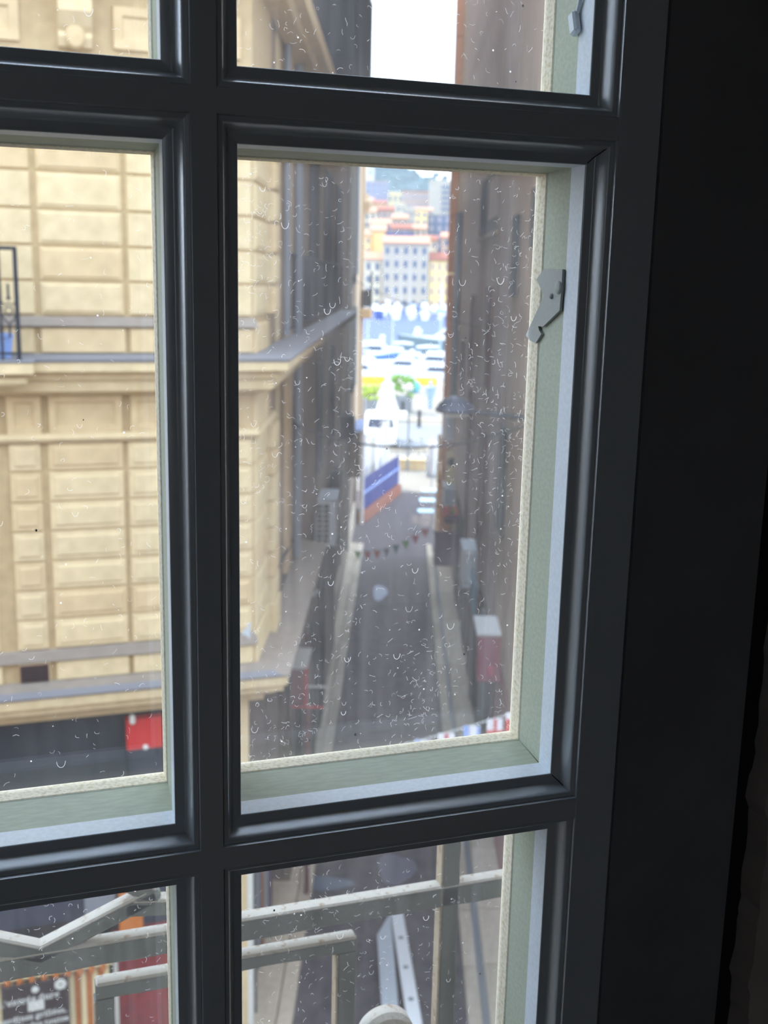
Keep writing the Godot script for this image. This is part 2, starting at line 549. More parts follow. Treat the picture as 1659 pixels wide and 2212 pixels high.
# one side of a rectangular opening: four profiles of (inset, z), one for each side, mitred; side 0 bottom, 1 right, 2 top, 3 left
func frame_side(r: Rect2, four: Array, side: int, smooth := false) -> Mesh:
	var st := sst()
	var prof: Array = four[side]
	var P := func(k: int) -> Array:
		var z: float = prof[k].y
		var a := r.position + Vector2(four[3][k].x, four[0][k].x)
		var b := r.end - Vector2(four[1][k].x, four[2][k].x)
		match side:
			0: return [Vector3(a.x, a.y, z), Vector3(b.x, a.y, z)]
			1: return [Vector3(b.x, a.y, z), Vector3(b.x, b.y, z)]
			2: return [Vector3(b.x, b.y, z), Vector3(a.x, b.y, z)]
		return [Vector3(a.x, b.y, z), Vector3(a.x, a.y, z)]
	var inw: Vector3 = [Vector3.UP, Vector3.LEFT, Vector3.DOWN, Vector3.RIGHT][side]
	var nr := []
	for k in prof.size():
		var p: Vector2 = prof[maxi(k - 1, 0)]
		var q: Vector2 = prof[mini(k + 1, prof.size() - 1)]
		var d := (q - p).normalized()
		nr.append((inw * -d.y + Vector3.BACK * d.x).normalized())
	for k in prof.size() - 1:
		var a: Array = P.call(k)
		var b: Array = P.call(k + 1)
		if smooth:
			squad(st, [a[0], a[1], b[1], b[0]], [nr[k], nr[k], nr[k + 1], nr[k + 1]])
		else:
			var d: Vector2 = prof[k + 1] - prof[k]
			quad(st, a[0], a[1], b[1], b[0], inw * -d.y + Vector3.BACK * d.x)
	return st.commit()

func sash(n: String, label: String, cols: Array, x_left: float, x_right: float):
	var w := Node3D.new()
	w.name = n
	add_child(w)
	tag(w, label, "", "", "structure")
	var ybot := 7.512
	var ytop := 9.668
	# members
	pbox("stile", Vector3(cols[1][1], ybot, -0.09), Vector3(x_right, ytop, 0), "sash_paint", w, 0.0012)
	pbox("stile", Vector3(x_left, ybot, -0.09), Vector3(cols[0][0], ytop, 0), "sash_paint", w, 0.0012)
	pbox("glazing_bar", Vector3(cols[0][1], ybot, -0.09), Vector3(cols[1][0], ytop, 0), "sash_paint", w)
	for c in cols:
		var ys := [ybot]
		for r in ROWS:
			ys.append(r[0]); ys.append(r[1])
		ys.append(ytop)
		for k in range(0, ys.size(), 2):
			pbox("rail" if k == 0 or k == ys.size() - 2 else "cross_bar", Vector3(c[0], ys[k], -0.09), Vector3(c[1], ys[k + 1], -0.00015), "sash_paint", w)
	var ci := 0
	for c in cols:
		var ri := 0
		for r in ROWS:
			var rect := Rect2(c[0], r[0], c[1] - c[0], r[1] - r[0])
			var fillet := []
			var ovolo := []
			var rebate := []
			var bead := []
			var putty := []
			for side in 4:
				var o := 0.0154
				var lift: float = [0.0045, 0.0006, 0.0012, 0.0006][side]
				if side == 1 and ci == 0: lift = -0.0026
				var low := minf(lift, 0) * 0.4
				fillet.append([Vector2(0, 0), Vector2(0.0006, -0.0026)])
				var ov := [Vector2(0.0007, -0.0027)]
				for i in 15:
					var f := i / 14.0
					ov.append(Vector2(lerpf(0.0030, 0.0098, f), -0.0031 - 0.0108 * smoothstep(0.08, 0.92, f)))
				ov.append(Vector2(0.0148, -0.0143))
				ov.append(Vector2(0.0154, -0.0152))
				ovolo.append(ov)
				rebate.append([Vector2(o, -0.0152), Vector2(o + 0.0002, -0.0155), Vector2(o + 0.0005 + low, -0.0346), Vector2(o - 0.003, -0.0347)])
				bead.append([Vector2(o - 0.003, -0.0349), Vector2(o - 0.0001 + low, -0.0352), Vector2(o + lift, -0.0706), Vector2(o + lift + 0.0004, -0.0714)])
				putty.append([Vector2(o + lift + 0.0004, -0.0714), Vector2(o + lift + 0.0010, -0.0722), Vector2(o + lift + 0.0014, -0.0866), Vector2(o + lift + 0.0004, -0.0900), Vector2(0, -0.0902)])
			for side in 4:
				part("fillet", frame_side(rect, fillet, side), "sash_paint", w)
				part("moulding", frame_side(rect, ovolo, side, true), "sash_paint", w)
				part("rebate", frame_side(rect, rebate, side), "pale_paint", w)
				part("glazing_bead", frame_side(rect, bead, side), "green_paint", w)
				part("putty", frame_side(rect, putty, side), "cream_paint", w)
			if n == "window_1" and ci == 1 and ri == 1:   # open mitres at the right corners of this pane
				var xe := rect.end.x
				for cr in [[Vector3(xe - 0.0153, rect.position.y + 0.0155, -0.0362), Vector3(xe - 0.0160, rect.position.y + 0.0196, -0.0708), Vector3(xe - 0.0166, rect.position.y + 0.0204, -0.0860)], [Vector3(xe - 0.0045, rect.end.y - 0.0045, -0.0046), Vector3(xe - 0.0073, rect.end.y - 0.0073, -0.0085), Vector3(xe - 0.0104, rect.end.y - 0.0104, -0.0129), Vector3(xe - 0.0145, rect.end.y - 0.0145, -0.0143)], [Vector3(xe - 0.0073, rect.position.y + 0.0073, -0.0085), Vector3(xe - 0.0104, rect.position.y + 0.0104, -0.0129), Vector3(xe - 0.0145, rect.position.y + 0.0145, -0.0143)]]:
					var cs := sst()
					tube(cs, cr, 0.00035, 6)
					part("open_mitre", cs, "dark", w)
			var pw := rect.size.x - 0.030
			var ph := rect.size.y - 0.030
			var cc := rect.get_center()
			var p: Node3D = part("pane", box_mesh(Vector3(pw, ph, 0.003)), "glass", w, Vector3(cc.x, cc.y, -0.0845))
			var d := part("dust", dust_sheet(pw, ph), "dust_%d" % DUST[ri][ci], p, Vector3(0, 0, -0.0019))
			d.set_meta("kind", "stuff")
			if n == "window_1":
				fibres(p, pw, ph, FIB[ri][ci], ri * 2 + ci)
			ri += 1
		ci += 1

func dust_sheet(w: float, h: float) -> Mesh:
	var st := sst()
	var v := [Vector3(-w / 2, -h / 2, 0), Vector3(w / 2, -h / 2, 0), Vector3(w / 2, h / 2, 0), Vector3(-w / 2, h / 2, 0)]
	var uv := [Vector2(0, 1), Vector2(1, 1), Vector2(1, 0), Vector2(0, 0)]
	for i in [0, 2, 1, 0, 3, 2]:
		st.set_normal(Vector3.BACK)
		st.set_uv(uv[i])
		st.add_vertex(v[i])
	return st.commit()

# curled fibres, drop rings and specks stuck to the outside of a pane: thin raised ribbons
func fibres(p: Node3D, w: float, h: float, count: int, k: int):
	if count == 0:
		return
	var r := RandomNumberGenerator.new()
	r.seed = 500 + k
	var n := FastNoiseLite.new()
	n.seed = 90 + k
	n.frequency = 7.0
	var st := sst()
	var ribbon := func(pts: Array, wd: float):
		for i in pts.size() - 1:
			var a: Vector2 = pts[i]
			var b: Vector2 = pts[i + 1]
			var d := (b - a).normalized().orthogonal() * wd / 2
			quad(st, Vector3(a.x + d.x, a.y + d.y, 0), Vector3(b.x + d.x, b.y + d.y, 0), Vector3(b.x - d.x, b.y - d.y, 0), Vector3(a.x - d.x, a.y - d.y, 0), Vector3.BACK)
	var done := 0
	while done < count:
		var q := Vector2(r.randf_range(-0.5, 0.5) * w, r.randf_range(-0.5, 0.5) * h)
		if r.randf() > 0.25 + 0.75 * smoothstep(-0.3, 0.5, n.get_noise_2d(q.x * 1.4, q.y * 0.7)):
			continue
		done += 1
		var ang := r.randf() * TAU
		var curl := r.randf_range(-0.35, 0.35)
		var pts := [q]
		for j in r.randi_range(3, 11):
			q += Vector2(cos(ang), sin(ang)) * 0.0005
			ang += curl + r.randf_range(-0.45, 0.45)
			pts.append(q)
		ribbon.call(pts, r.randf_range(0.00009, 0.00024))
		if done % 60 == 0:   # drop rings and the ends of runs
			var c := Vector2(r.randf_range(-0.48, 0.48) * w, r.randf_range(-0.48, 0.48) * h)
			var rad := r.randf_range(0.0020, 0.0042)
			var full := false
			pts = []
			for j in 21:
				var t := TAU * j / 20.0 if full else PI + PI * j / 20.0
				pts.append(c + Vector2(cos(t) * rad * 0.75, sin(t) * rad * 1.2))
			ribbon.call(pts, r.randf_range(0.0002, 0.0004))
	part("dust_fibre", st, "dust_fibre", p, Vector3(0, 0, -0.0023)).set_meta("kind", "stuff")
	st = sst()
	for i in 8 + count / 50:
		var c := Vector2(r.randf_range(-0.48, 0.48) * w, r.randf_range(-0.48, 0.48) * h)
		var rr := r.randf_range(0.0003, 0.0008)
		for j in 8:
			tri(st, Vector3(c.x, c.y, 0), Vector3(c.x + cos(TAU * j / 8) * rr, c.y + sin(TAU * j / 8) * rr, 0), Vector3(c.x + cos(TAU * (j + 1) / 8) * rr, c.y + sin(TAU * (j + 1) / 8) * rr, 0), Vector3.BACK, Vector3.BACK, Vector3.BACK)
	part("dust_dot", st, "dust_fibre", p, Vector3(0, 0, -0.0023)).set_meta("kind", "stuff")
	st = sst()
	for i in 7:
		var c := Vector2(r.randf_range(-0.48, 0.48) * w, r.randf_range(-0.48, 0.48) * h)
		var rr := r.randf_range(0.0004, 0.0009)
		for j in 8:
			tri(st, Vector3(c.x, c.y, 0), Vector3(c.x + cos(TAU * j / 8) * rr, c.y + sin(TAU * j / 8) * rr * 1.3, 0), Vector3(c.x + cos(TAU * (j + 1) / 8) * rr, c.y + sin(TAU * (j + 1) / 8) * rr * 1.3, 0), Vector3.BACK, Vector3.BACK, Vector3.BACK)
	part("fly_speck", st, "fly_speck", p, Vector3(0, 0, -0.0023)).set_meta("kind", "stuff")

# dried dust on the outside of the panes: faint film, vertical runs, curled hairs and drop rings
func dust_material(k: int, film: float):
	var W := 360
	var H := 680
	var r := RandomNumberGenerator.new()
	r.seed = 100 + k
	var n := FastNoiseLite.new()
	n.seed = 40 + k
	n.frequency = 0.012
	n.fractal_octaves = 4
	var m := FastNoiseLite.new()
	m.seed = 60 + k
	m.frequency = 0.04
	m.fractal_octaves = 3
	var a := PackedFloat32Array()
	a.resize(W * H)
	for y in H:
		for x in W:
			var v := n.get_noise_2d(x, y * 0.5) * 0.5 + 0.5
			var s := m.get_noise_2d(x * 2.2, y * 0.10) * 0.5 + 0.5
			a[y * W + x] = film * (0.35 + 0.75 * v + 0.55 * s * s)
	var bytes := PackedByteArray()
	bytes.resize(W * H * 4)
	for i in W * H:
		bytes[i * 4] = 240
		bytes[i * 4 + 1] = 238
		bytes[i * 4 + 2] = 238
		bytes[i * 4 + 3] = int(clampf(a[i], 0, 1) * 255)
	var im := Image.create_from_data(W, H, false, Image.FORMAT_RGBA8, bytes)
	var mt := StandardMaterial3D.new()
	mt.resource_name = "dust"
	mt.albedo_color = Color(1, 1, 1, 0.29)
	mt.albedo_texture = ImageTexture.create_from_image(im)
	mt.texture_repeat = false
	mt.transparency = BaseMaterial3D.TRANSPARENCY_ALPHA
	mt.roughness = 1.0
	mt.metallic_specular = 0.0
	mt.backlight_enabled = true
	mt.backlight = Color(1.36, 1.36, 1.36)
	mt.cull_mode = BaseMaterial3D.CULL_DISABLED
	M["dust_%d" % k] = mt

func window():
	# order of the sheets: lower left, lower right, middle left, middle right, then again
	dust_material(0, 0.32)
	dust_material(1, 0.34)
	dust_material(2, 0.18)
	dust_material(3, 0.52)
	sash("window_1", "dark painted casement with two columns of panes, pale glazing beads outside", [[-0.1672, 0.1091], [0.1248, 0.4011]], -0.2002, 0.4348)
	sash("window_2", "second dark casement of the same window, left of the first", [[-0.8180, -0.5417], [-0.5260, -0.2497]], -0.8520, -0.2022)

# ------------------------------------------------------------------ guard rail outside the window
func railing():
	var t := thing("window_guard", "pale grey painted iron guard rail with a square meander, rust spots, outside the window", "railing", Vector3(0, 7.51, -0.3))
	var z0 := -0.30 - 0.016
	var bar := func(n: String, x0: float, x1: float, y0: float, y1: float):
		# slightly worn flat iron: subdivided and wavy
		var st := sst()
		var hor := absf(x1 - x0) > absf(y1 - y0)
		var L := absf(x1 - x0) if hor else absf(y1 - y0)
		var m := maxi(2, int(L / 0.02))
		var prev := []
		for i in m + 1:
			var f := float(i) / m
			var wob := [rng.randf_range(-0.0009, 0.0009), rng.randf_range(-0.0009, 0.0009)]
			var c := []
			var e := 0.0022
			var hw := (y1 - y0) / 2 if hor else (x1 - x0) / 2
			var pos := lerpf(x0, x1, f) if hor else lerpf(y0, y1, f)
			var mid := (y0 + y1) / 2 if hor else (x0 + x1) / 2
			for q in [[-1, -1, 1], [-1, 1, 0], [1, 1, 1], [1, -1, 0]]:
				for ch in 2:
					var first: bool = (ch == 0) == (q[2] == 1)
					var u: float = q[0] * (hw - (e if first else 0.0)) + (wob[0] if q[0] < 0 else wob[1])
					var v: float = q[1] * (0.008 - (0.0 if first else e))
					if hor: c.append(Vector3(pos, mid + u - 7.51, v - 0.008))
					else: c.append(Vector3(mid + u, pos - 7.51, v - 0.008))
			if i > 0:
				var cen := Vector3.ZERO
				for q in c: cen += q / 8.0
				for k in 8:
					var k2 := (k + 1) % 8
					quad(st, prev[k], prev[k2], c[k2], c[k], (c[k] + c[k2]) / 2 - cen)
			if i == 0 or i == m:
				var dn := (Vector3.RIGHT if hor else Vector3.UP) * (-1.0 if i == 0 else 1.0)
				for k in range(1, 7):
					tri(st, c[0], c[k], c[k + 1], dn, dn, dn)
			prev = c
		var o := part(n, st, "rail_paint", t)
		# weathered skin: upward sides painted paler for sky light; rusty left side of uprights
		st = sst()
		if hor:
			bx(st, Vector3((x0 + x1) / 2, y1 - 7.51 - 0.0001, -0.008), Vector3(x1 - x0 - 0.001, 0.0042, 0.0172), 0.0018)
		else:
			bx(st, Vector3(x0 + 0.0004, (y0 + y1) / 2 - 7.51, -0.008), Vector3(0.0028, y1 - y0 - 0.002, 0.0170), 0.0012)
		part("weathered_lit_skin", st, "rail_top_lit" if hor else "rail_side", o)
	# y of a bar is its front face
	bar.call("rail_bar", -0.86, 0.60, 7.831, 7.8555)
	bar.call("upright", 0.4155, 0.4365, 7.52, 7.96)
	bar.call("upright", 0.560, 0.580, 7.52, 7.96)
	bar.call("meander_bar", 0.180, 0.3205, 7.797, 7.813)
	bar.call("upright", 0.2985, 0.3205, 7.52, 7.797)
	bar.call("upright", 0.163, 0.183, 7.52, 7.813)
	bar.call("meander_bar", 0.050, 0.163, 7.793, 7.810)
	bar.call("upright", 0.049, 0.068, 7.52, 7.793)
	bar.call("rail_bar", -0.86, 0.60, 7.955, 7.982)
	bar.call("rail_bar", -0.86, 0.60, 7.52, 7.542)
	bar.call("upright", -0.60, -0.58, 7.52, 7.96)
	# zigzag of flat iron standing on the rail
	for q in [[Vector2(0.000, 7.858), Vector2(0.108, 7.902)], [Vector2(0.000, 7.858), Vector2(-0.11, 7.905)], [Vector2(0.085, 7.893), Vector2(0.185, 7.880)], [Vector2(0.108, 7.902), Vector2(0.06, 7.94)]]:
		var a: Vector2 = q[0]
		var b: Vector2 = q[1]
		var st := sst()
		var d := b - a
		bx(st, Vector3(d.length() / 2, 0, -0.008), Vector3(d.length() + 0.012, 0.017, 0.016), 0.003, Transform3D(Basis(Vector3.BACK, d.angle()), Vector3(a.x, a.y - 7.51 - 0.006, 0)))
		var zb := part("zigzag_bar", st, "rail_paint", t)
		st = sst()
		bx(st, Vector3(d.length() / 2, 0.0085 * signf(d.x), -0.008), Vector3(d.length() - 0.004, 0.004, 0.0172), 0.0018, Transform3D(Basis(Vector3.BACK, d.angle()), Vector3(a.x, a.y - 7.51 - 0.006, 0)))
		part("weathered_lit_skin", st, "rail_top_lit", zb)
	# round boss below the rail
	var st := sst()
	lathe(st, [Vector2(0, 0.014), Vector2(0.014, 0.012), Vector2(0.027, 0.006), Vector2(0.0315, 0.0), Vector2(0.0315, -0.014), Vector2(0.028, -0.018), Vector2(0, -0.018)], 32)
	part("roundel", st, "rail_top_lit", t, Vector3(0.3585, 7.681 - 7.51, -0.004)).rotation.x = PI / 2

# ------------------------------------------------------------------ small latches on the right jamb
func latches():
	var x := 0.4011 - 0.0154
	# an outline in (depth, height), laid against the jamb
	var pts := PackedVector2Array()
	for p in [[-0.065, 0.010], [-0.0354, 0.0095], [-0.0352, -0.004], [-0.0364, -0.020], [-0.062, -0.033], [-0.070, -0.033], [-0.068, -0.036], [-0.064, -0.0385], [-0.073, -0.046], [-0.083, -0.0445], [-0.091, -0.041], [-0.063, -0.010], [-0.077, 0.002]]:
		pts.append(Vector2(p[0], p[1]))
	var t := thing("shutter_latch", "bent flat latch painted grey, screwed to the right window jamb", "latch", Vector3(x, 8.5, 0))
	var st := sst()
	plate(st, pts, 0.0, 0.0022, Transform3D(Basis(Vector3(0, 0, 1), Vector3(0, 1, 0), Vector3(-1, 0, 0)), Vector3(-0.0008, 0, 0)))
	part("plate", st, "latch_paint", t)
	for c in [[-0.0395, -0.0035, 0.0048], [-0.050, -0.010, 0.0022]]:
		st = sst()
		lathe(st, [Vector2(c[2], 0), Vector2(c[2], 0.0008), Vector2(c[2] * 0.8, 0.0016), Vector2(c[2] * 0.4, 0.0021), Vector2(0.00001, 0.0022)], 18)
		part("screw", st, "latch_paint", t, Vector3(-0.0029, c[1], c[0])).rotation.z = PI / 2
	var t2 := thing("window_catch", "small pale catch on the jamb at the top right pane", "catch", Vector3(x, 8.677, -0.037))
	st = sst()
	bx(st, Vector3(-0.003, 0, 0), Vector3(0.006, 0.016, 0.009), 0.0015, Transform3D(Basis(Vector3.RIGHT, -0.35), Vector3.ZERO))
	part("catch_body", st, "pale_paint", t2)
	st = sst()
	tube(st, [Vector3(-0.002, 0.006, 0.001), Vector3(-0.0025, 0.016, 0.006)], 0.0016, 8)
	part("pin", st, "pale_paint", t2)

# ------------------------------------------------------------------ the corner building across the street
const LOW_CORNICE := [Vector2(0, 4.58), Vector2(0.10, 4.60), Vector2(0.11, 4.66), Vector2(0.20, 4.69), Vector2(0.24, 4.73), Vector2(0.30, 4.745), Vector2(0.305, 4.80), Vector2(0.345, 4.815), Vector2(0.35, 4.895), Vector2(0, 4.93)]
const UP_CORNICE := [Vector2(0, 7.47), Vector2(0.10, 7.49), Vector2(0.19, 7.525), Vector2(0.20, 7.60), Vector2(0.235, 7.63), Vector2(0.24, 7.665), Vector2(0.30, 7.69), Vector2(0.335, 7.70), Vector2(0.34, 7.775), Vector2(0, 7.79)]
const LEDGE := [Vector2(0, 4.92), Vector2(0.354, 4.897), Vector2(0.362, 4.914), Vector2(0, 4.94)]
const FLASHING := [Vector2(0, 7.79), Vector2(0.35, 7.777), Vector2(0.358, 7.80), Vector2(0, 7.825)]
const EAVE := [Vector2(0, 10.92), Vector2(0.2, 10.95), Vector2(0.24, 11.0), Vector2(0.34, 11.02), Vector2(0.36, 11.14), Vector2(0, 11.2)]
const LOW := [5.235, 5.509, 5.775, 6.033, 6.302, 6.560, 6.826, 7.078]
const HIGH := [8.143, 8.422, 8.708, 8.998, 9.296, 9.580, 9.865, 10.150]

func corner_building():
	var b := thing("corner_building", "cream rusticated stone corner building across the street, shop below", "building", Vector3(2.033, 0, -9.0))
	var side := PI / 2 - AL
	# body
	var fx := -7.5
	var st := sst()
	var plan := PackedVector2Array()
	# plan in (x, -z): facade line, alley side
	var c2 := Vector2(sin(AL), cos(AL))
	plan.append(Vector2(fx, 0)); plan.append(Vector2(0, 0)); plan.append(c2 * 1.36); plan.append(c2 * 1.36 + Vector2(-cos(AL), sin(AL)) * 5.1); plan.append(Vector2(fx, 3.0))
	plate(st, plan, 4.6, 17.2, Transform3D(Basis(Vector3.RIGHT, -PI / 2), Vector3.ZERO))
	part("wall", st, "stone_joint", b)
	var mats := ["stone_a", "stone_b", "stone_c", "stone_a", "stone_b"]
	# stone blocks of the two storeys, street side
	var cols_low := [[-2.10, -1.83], [-1.785, -1.145], [-1.115, -0.004]]
	var cols_high := [[-2.10, -1.826], [-1.79, -1.105], [-1.075, -0.004]]
	for row in range(0, 7):
		for c in cols_low:
			stone(b, c, LOW[row], LOW[row + 1], [[0.012, 0.0], [0.020, 0.022], [0.050, 0.022], [0.062, 0.034]], mats[rng.randi() % 5])
		for c in [[-2.75, -2.23], [-3.6, -2.78]]:
			stone(b, c, LOW[row], LOW[row + 1], [[0.012, 0.0], [0.02, 0.012]], mats[rng.randi() % 5])
	for row in range(0, 7):
		for k in 3:
			var rel := [[0.012, 0.0], [0.022, 0.024]]
			if k == 1: rel = [[0.012, 0.0], [0.020, 0.020], [0.034, 0.020], [0.044, 0.032]]
			stone(b, cols_high[k], HIGH[row], HIGH[row + 1], rel, mats[rng.randi() % 5])
		stone(b, [-3.6, -2.14], HIGH[row], HIGH[row + 1], [[0.012, 0.0], [0.02, 0.012]], mats[rng.randi() % 5])
	# alley side: corner pier and a second, prouder pier
	var s2 := Node3D.new()
	for rows in [LOW, HIGH]:
		for row in 7:
			var y0: float = rows[row]
			var y1: float = rows[row + 1]
			for q in [[0.005, 0.905, 0.0], [0.915, 1.36, 0.07]]:
				var w: float = q[1] - q[0]
				var m := relief(w, y1 - y0, [Vector2(0.004, -q[2]), Vector2(0.010, 0.0), Vector2(0.020, 0.022), Vector2(0.040, 0.022), Vector2(0.05, 0.03)])
				var mid: float = (q[0] + q[1]) / 2
				part("stone_block", m, mats[rng.randi() % 5], b, Vector3(sin(AL) * mid + cos(AL) * q[2], (y0 + y1) / 2, -cos(AL) * mid + sin(AL) * q[2]), side)
	# plinth above the shop cornice
	for c in cols_low + [[-3.6, -2.23]]:
		part("plinth_block", relief(c[1] - c[0], 0.185, [Vector2(0.004, 0.0), Vector2(0.01, 0.03)]), "stone_b", b, Vector3((c[0] + c[1]) / 2, 5.03, 0))
	for q in [[0.0, 0.915, 0.04], [0.915, 1.37, 0.11]]:
		var mid: float = (q[0] + q[1]) / 2
		part("plinth_block", box_mesh(Vector3(q[1] - q[0], 0.32, 0.16), 0.01), "stone_a", b, Vector3(sin(AL) * mid + cos(AL) * (q[2] - 0.08), 5.08, -cos(AL) * mid + sin(AL) * (q[2] - 0.08)), side)
	part("weathering", cornice([Vector2(0, 5.12), Vector2(0.05, 5.13), Vector2(0.03, 5.22), Vector2(0, 5.232)], fx, 0.0, 0, 0.7), "stone_grey", b)
	part("weathering", cornice([Vector2(0, 8.045), Vector2(0.055, 8.055), Vector2(0.035, 8.118), Vector2(0, 8.135)], fx, 0.0, 0, 0.7), "stone_grey", b)
	for c in [[-7.4, -2.14], [-2.09, -1.84], [-1.80, -1.10], [-1.07, -0.45], [-0.44, 0.0]]:
		part("plinth_block", relief(c[1] - c[0], 0.215, [Vector2(0.004, 0.0), Vector2(0.01, 0.03)]), "stone_c", b, Vector3((c[0] + c[1]) / 2, 7.935, 0))
	part("plinth_block", box_mesh(Vector3(0.9, 0.26, 0.12), 0.01), "stone_c", b, Vector3(sin(AL) * 0.45 - cos(AL) * 0.03, 7.95, -cos(AL) * 0.45 - sin(AL) * 0.03), side)
	# vent grille
	var g := part("vent_grille", box_mesh(Vector3(0.245, 0.155, 0.03), 0.004), "maroon", b, Vector3(-1.969, 5.026, 0.022))
	for k in 6:
		part("slat", box_mesh(Vector3(0.225, 0.012, 0.012)), "dark", g, Vector3(0, -0.06 + 0.024 * k, 0.018))
	# frieze of sunk panels under the upper cornice
	for c in [[-2.10, -1.82], [-1.76, -1.15], [-1.08, -0.30]]:
		var w: float = c[1] - c[0]
		part("frieze_panel", relief(w, 0.33, [Vector2(0.0, 0.0), Vector2(0.004, 0.03), Vector2(0.055, 0.03), Vector2(0.07, 0.008), Vector2(0.078, 0.008)]), "stone_c", b, Vector3((c[0] + c[1]) / 2, 7.31, 0))
	var mid := 0.45
	part("frieze_panel", relief(0.86, 0.33, [Vector2(0.0, 0.0), Vector2(0.004, 0.03), Vector2(0.055, 0.03), Vector2(0.07, 0.008), Vector2(0.078, 0.008)]), "stone_b", b, Vector3(sin(AL) * mid, 7.31, -cos(AL) * mid), side)
	part("string_course", cornice([Vector2(0, 7.075), Vector2(0.05, 7.08), Vector2(0.07, 7.11), Vector2(0.05, 7.135), Vector2(0.045, 7.15), Vector2(0, 7.155)], fx, 0.0, 0, 0.707), "stone_b", b)
	var sc := part("string_course", cornice([Vector2(0, 7.075), Vector2(0.05, 7.08), Vector2(0.07, 7.11), Vector2(0.05, 7.135), Vector2(0.045, 7.15), Vector2(0, 7.155)], 0.0, 1.4, 0.707, 0), "stone_b", b)
	sc.rotation.y = side
	# the two big cornices, street side and alley side
	var low := LOW_CORNICE
	var up := UP_CORNICE
	var cap := LEDGE
	var zu := FLASHING
	var eave := EAVE
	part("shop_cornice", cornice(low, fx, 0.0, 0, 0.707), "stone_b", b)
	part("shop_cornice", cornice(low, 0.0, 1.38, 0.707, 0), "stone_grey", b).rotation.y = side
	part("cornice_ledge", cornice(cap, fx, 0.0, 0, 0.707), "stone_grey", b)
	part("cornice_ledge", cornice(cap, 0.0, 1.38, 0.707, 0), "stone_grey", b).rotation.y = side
	var zc := [Vector2(0.24, 4.925), Vector2(0.366, 4.914), Vector2(0.368, 4.920), Vector2(0.24, 4.935)]
	part("zinc_edge", cornice(zc, -2.6, -0.02, 0, 0.6), "zinc", b)
	part("upper_cornice", cornice(up, fx, 0.0, 0, 0.707), "stone_a", b)
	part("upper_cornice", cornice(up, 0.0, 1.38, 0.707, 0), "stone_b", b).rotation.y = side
	part("zinc_flashing", cornice(zu, fx, 0.0, 0, 0.707), "zinc", b)
	part("zinc_flashing", cornice(zu, 0.0, 1.38, 0.707, 0), "zinc", b).rotation.y = side
	part("top_cornice", cornice(eave, fx, 0.0, 0, 0.707), "stone_a", b)
	part("top_cornice", cornice(eave, 0.0, 1.38, 0.707, 0), "stone_a", b).rotation.y = side
	# carved corbels and sunk panels right under it
	for x in [-1.44, -4.2]:
		st = sst()
		var cp := PackedVector2Array([Vector2(0, 10.24), Vector2(0.06, 10.25), Vector2(0.09, 10.32), Vector2(0.075, 10.36), Vector2(0.11, 10.40), Vector2(0.17, 10.50), Vector2(0.155, 10.60), Vector2(0.20, 10.66), Vector2(0.27, 10.74), Vector2(0.28, 10.92), Vector2(0, 10.92)])
		plate(st, cp, -0.13, 0.13, Transform3D(Basis(Vector3(0, 0, 1), Vector3(0, 1, 0), Vector3(-1, 0, 0)), Vector3(x, 0, 0)))
		var co := part("corbel", st, "stone_b", b)
		st = sst()
		lathe(st, [Vector2(0, -0.03), Vector2(0.06, -0.02), Vector2(0.075, 0.0), Vector2(0.06, 0.02), Vector2(0, 0.03)], 16, Vector3.ZERO, Vector3(1, 1, 1.4))
		var bo := part("carved_boss", st, "stone_c", co, Vector3(x, 10.33, 0.09))
		bo.rotation.x = PI / 2
	for c in [[-2.3, -1.86], [-1.14, -0.70], [-0.62, -0.1]]:
		part("sunk_panel", relief(c[1] - c[0], 0.33, [Vector2(0, 0), Vector2(0.004, 0.03), Vector2(0.07, 0.03), Vector2(0.085, 0.008), Vector2(0.09, 0.008)]), "stone_c", b, Vector3((c[0] + c[1]) / 2, 10.43, 0))
	# ground floor piers and lintel
	pbox("pier", Vector3(-0.19, 0, -0.30), Vector3(-0.04, 4.6, -0.04), "stone_a", b, 0.01)
	pbox("pier", Vector3(-4.3, 0, -0.55), Vector3(-3.7, 4.6, -0.02), "stone_a", b, 0.01)
	st = sst()
	plate(st, PackedVector2Array([Vector2(fx, 0.5), Vector2(-0.2, 0.5), Vector2(-0.2, 0.9), c2 * 1.3 + Vector2(-0.4, 0), c2 * 1.3 + Vector2(-5, 1.5), Vector2(fx, 3)]), 0.0, 4.6, Transform3D(Basis(Vector3.RIGHT, -PI / 2), Vector3.ZERO))
	part("shop_core", st, "dark", b)
	# first floor balcony at the left
	var sl := part("balcony", box_mesh(Vector3(2.6, 0.10, 0.42), 0.012), "stone_a", b, Vector3(-3.17, 7.73, 0.22))
	part("zinc_cap", box_mesh(Vector3(2.62, 0.02, 0.44), 0.004), "zinc", sl, Vector3(0, 0.06, 0.0))
	part("moulding", box_mesh(Vector3(2.5, 0.10, 0.34), 0.03), "stone_b", sl, Vector3(0, -0.10, -0.02))
	part("balcony_rail", balcony_iron(2.5, 0.88), "iron", b, Vector3(-3.21, 7.79, 0.36))
	var pot := thing("flower_pot", "blue glazed pot behind the balcony railing at the left edge", "pot", Vector3(-1.24 + 1.18, 7.80, -8.78))
	st = sst()
	lathe(st, [Vector2(0.0, 0.0), Vector2(0.055, 0.0), Vector2(0.075, 0.16), Vector2(0.082, 0.17), Vector2(0.082, 0.20), Vector2(0.068, 0.20), Vector2(0.06, 0.16), Vector2(0, 0.16)], 20)
	part("pot_body", st, "blue_light", pot)

func stone(b: Node3D, c: Array, y0: float, y1: float, rel: Array, m: String):
	var rings := []
	for r in rel:
		rings.append(Vector2(r[0] - 0.006, r[1]))
	part("stone_block", relief(c[1] - c[0], y1 - y0, rings), m, b, Vector3((c[0] + c[1]) / 2, (y0 + y1) / 2, 0))

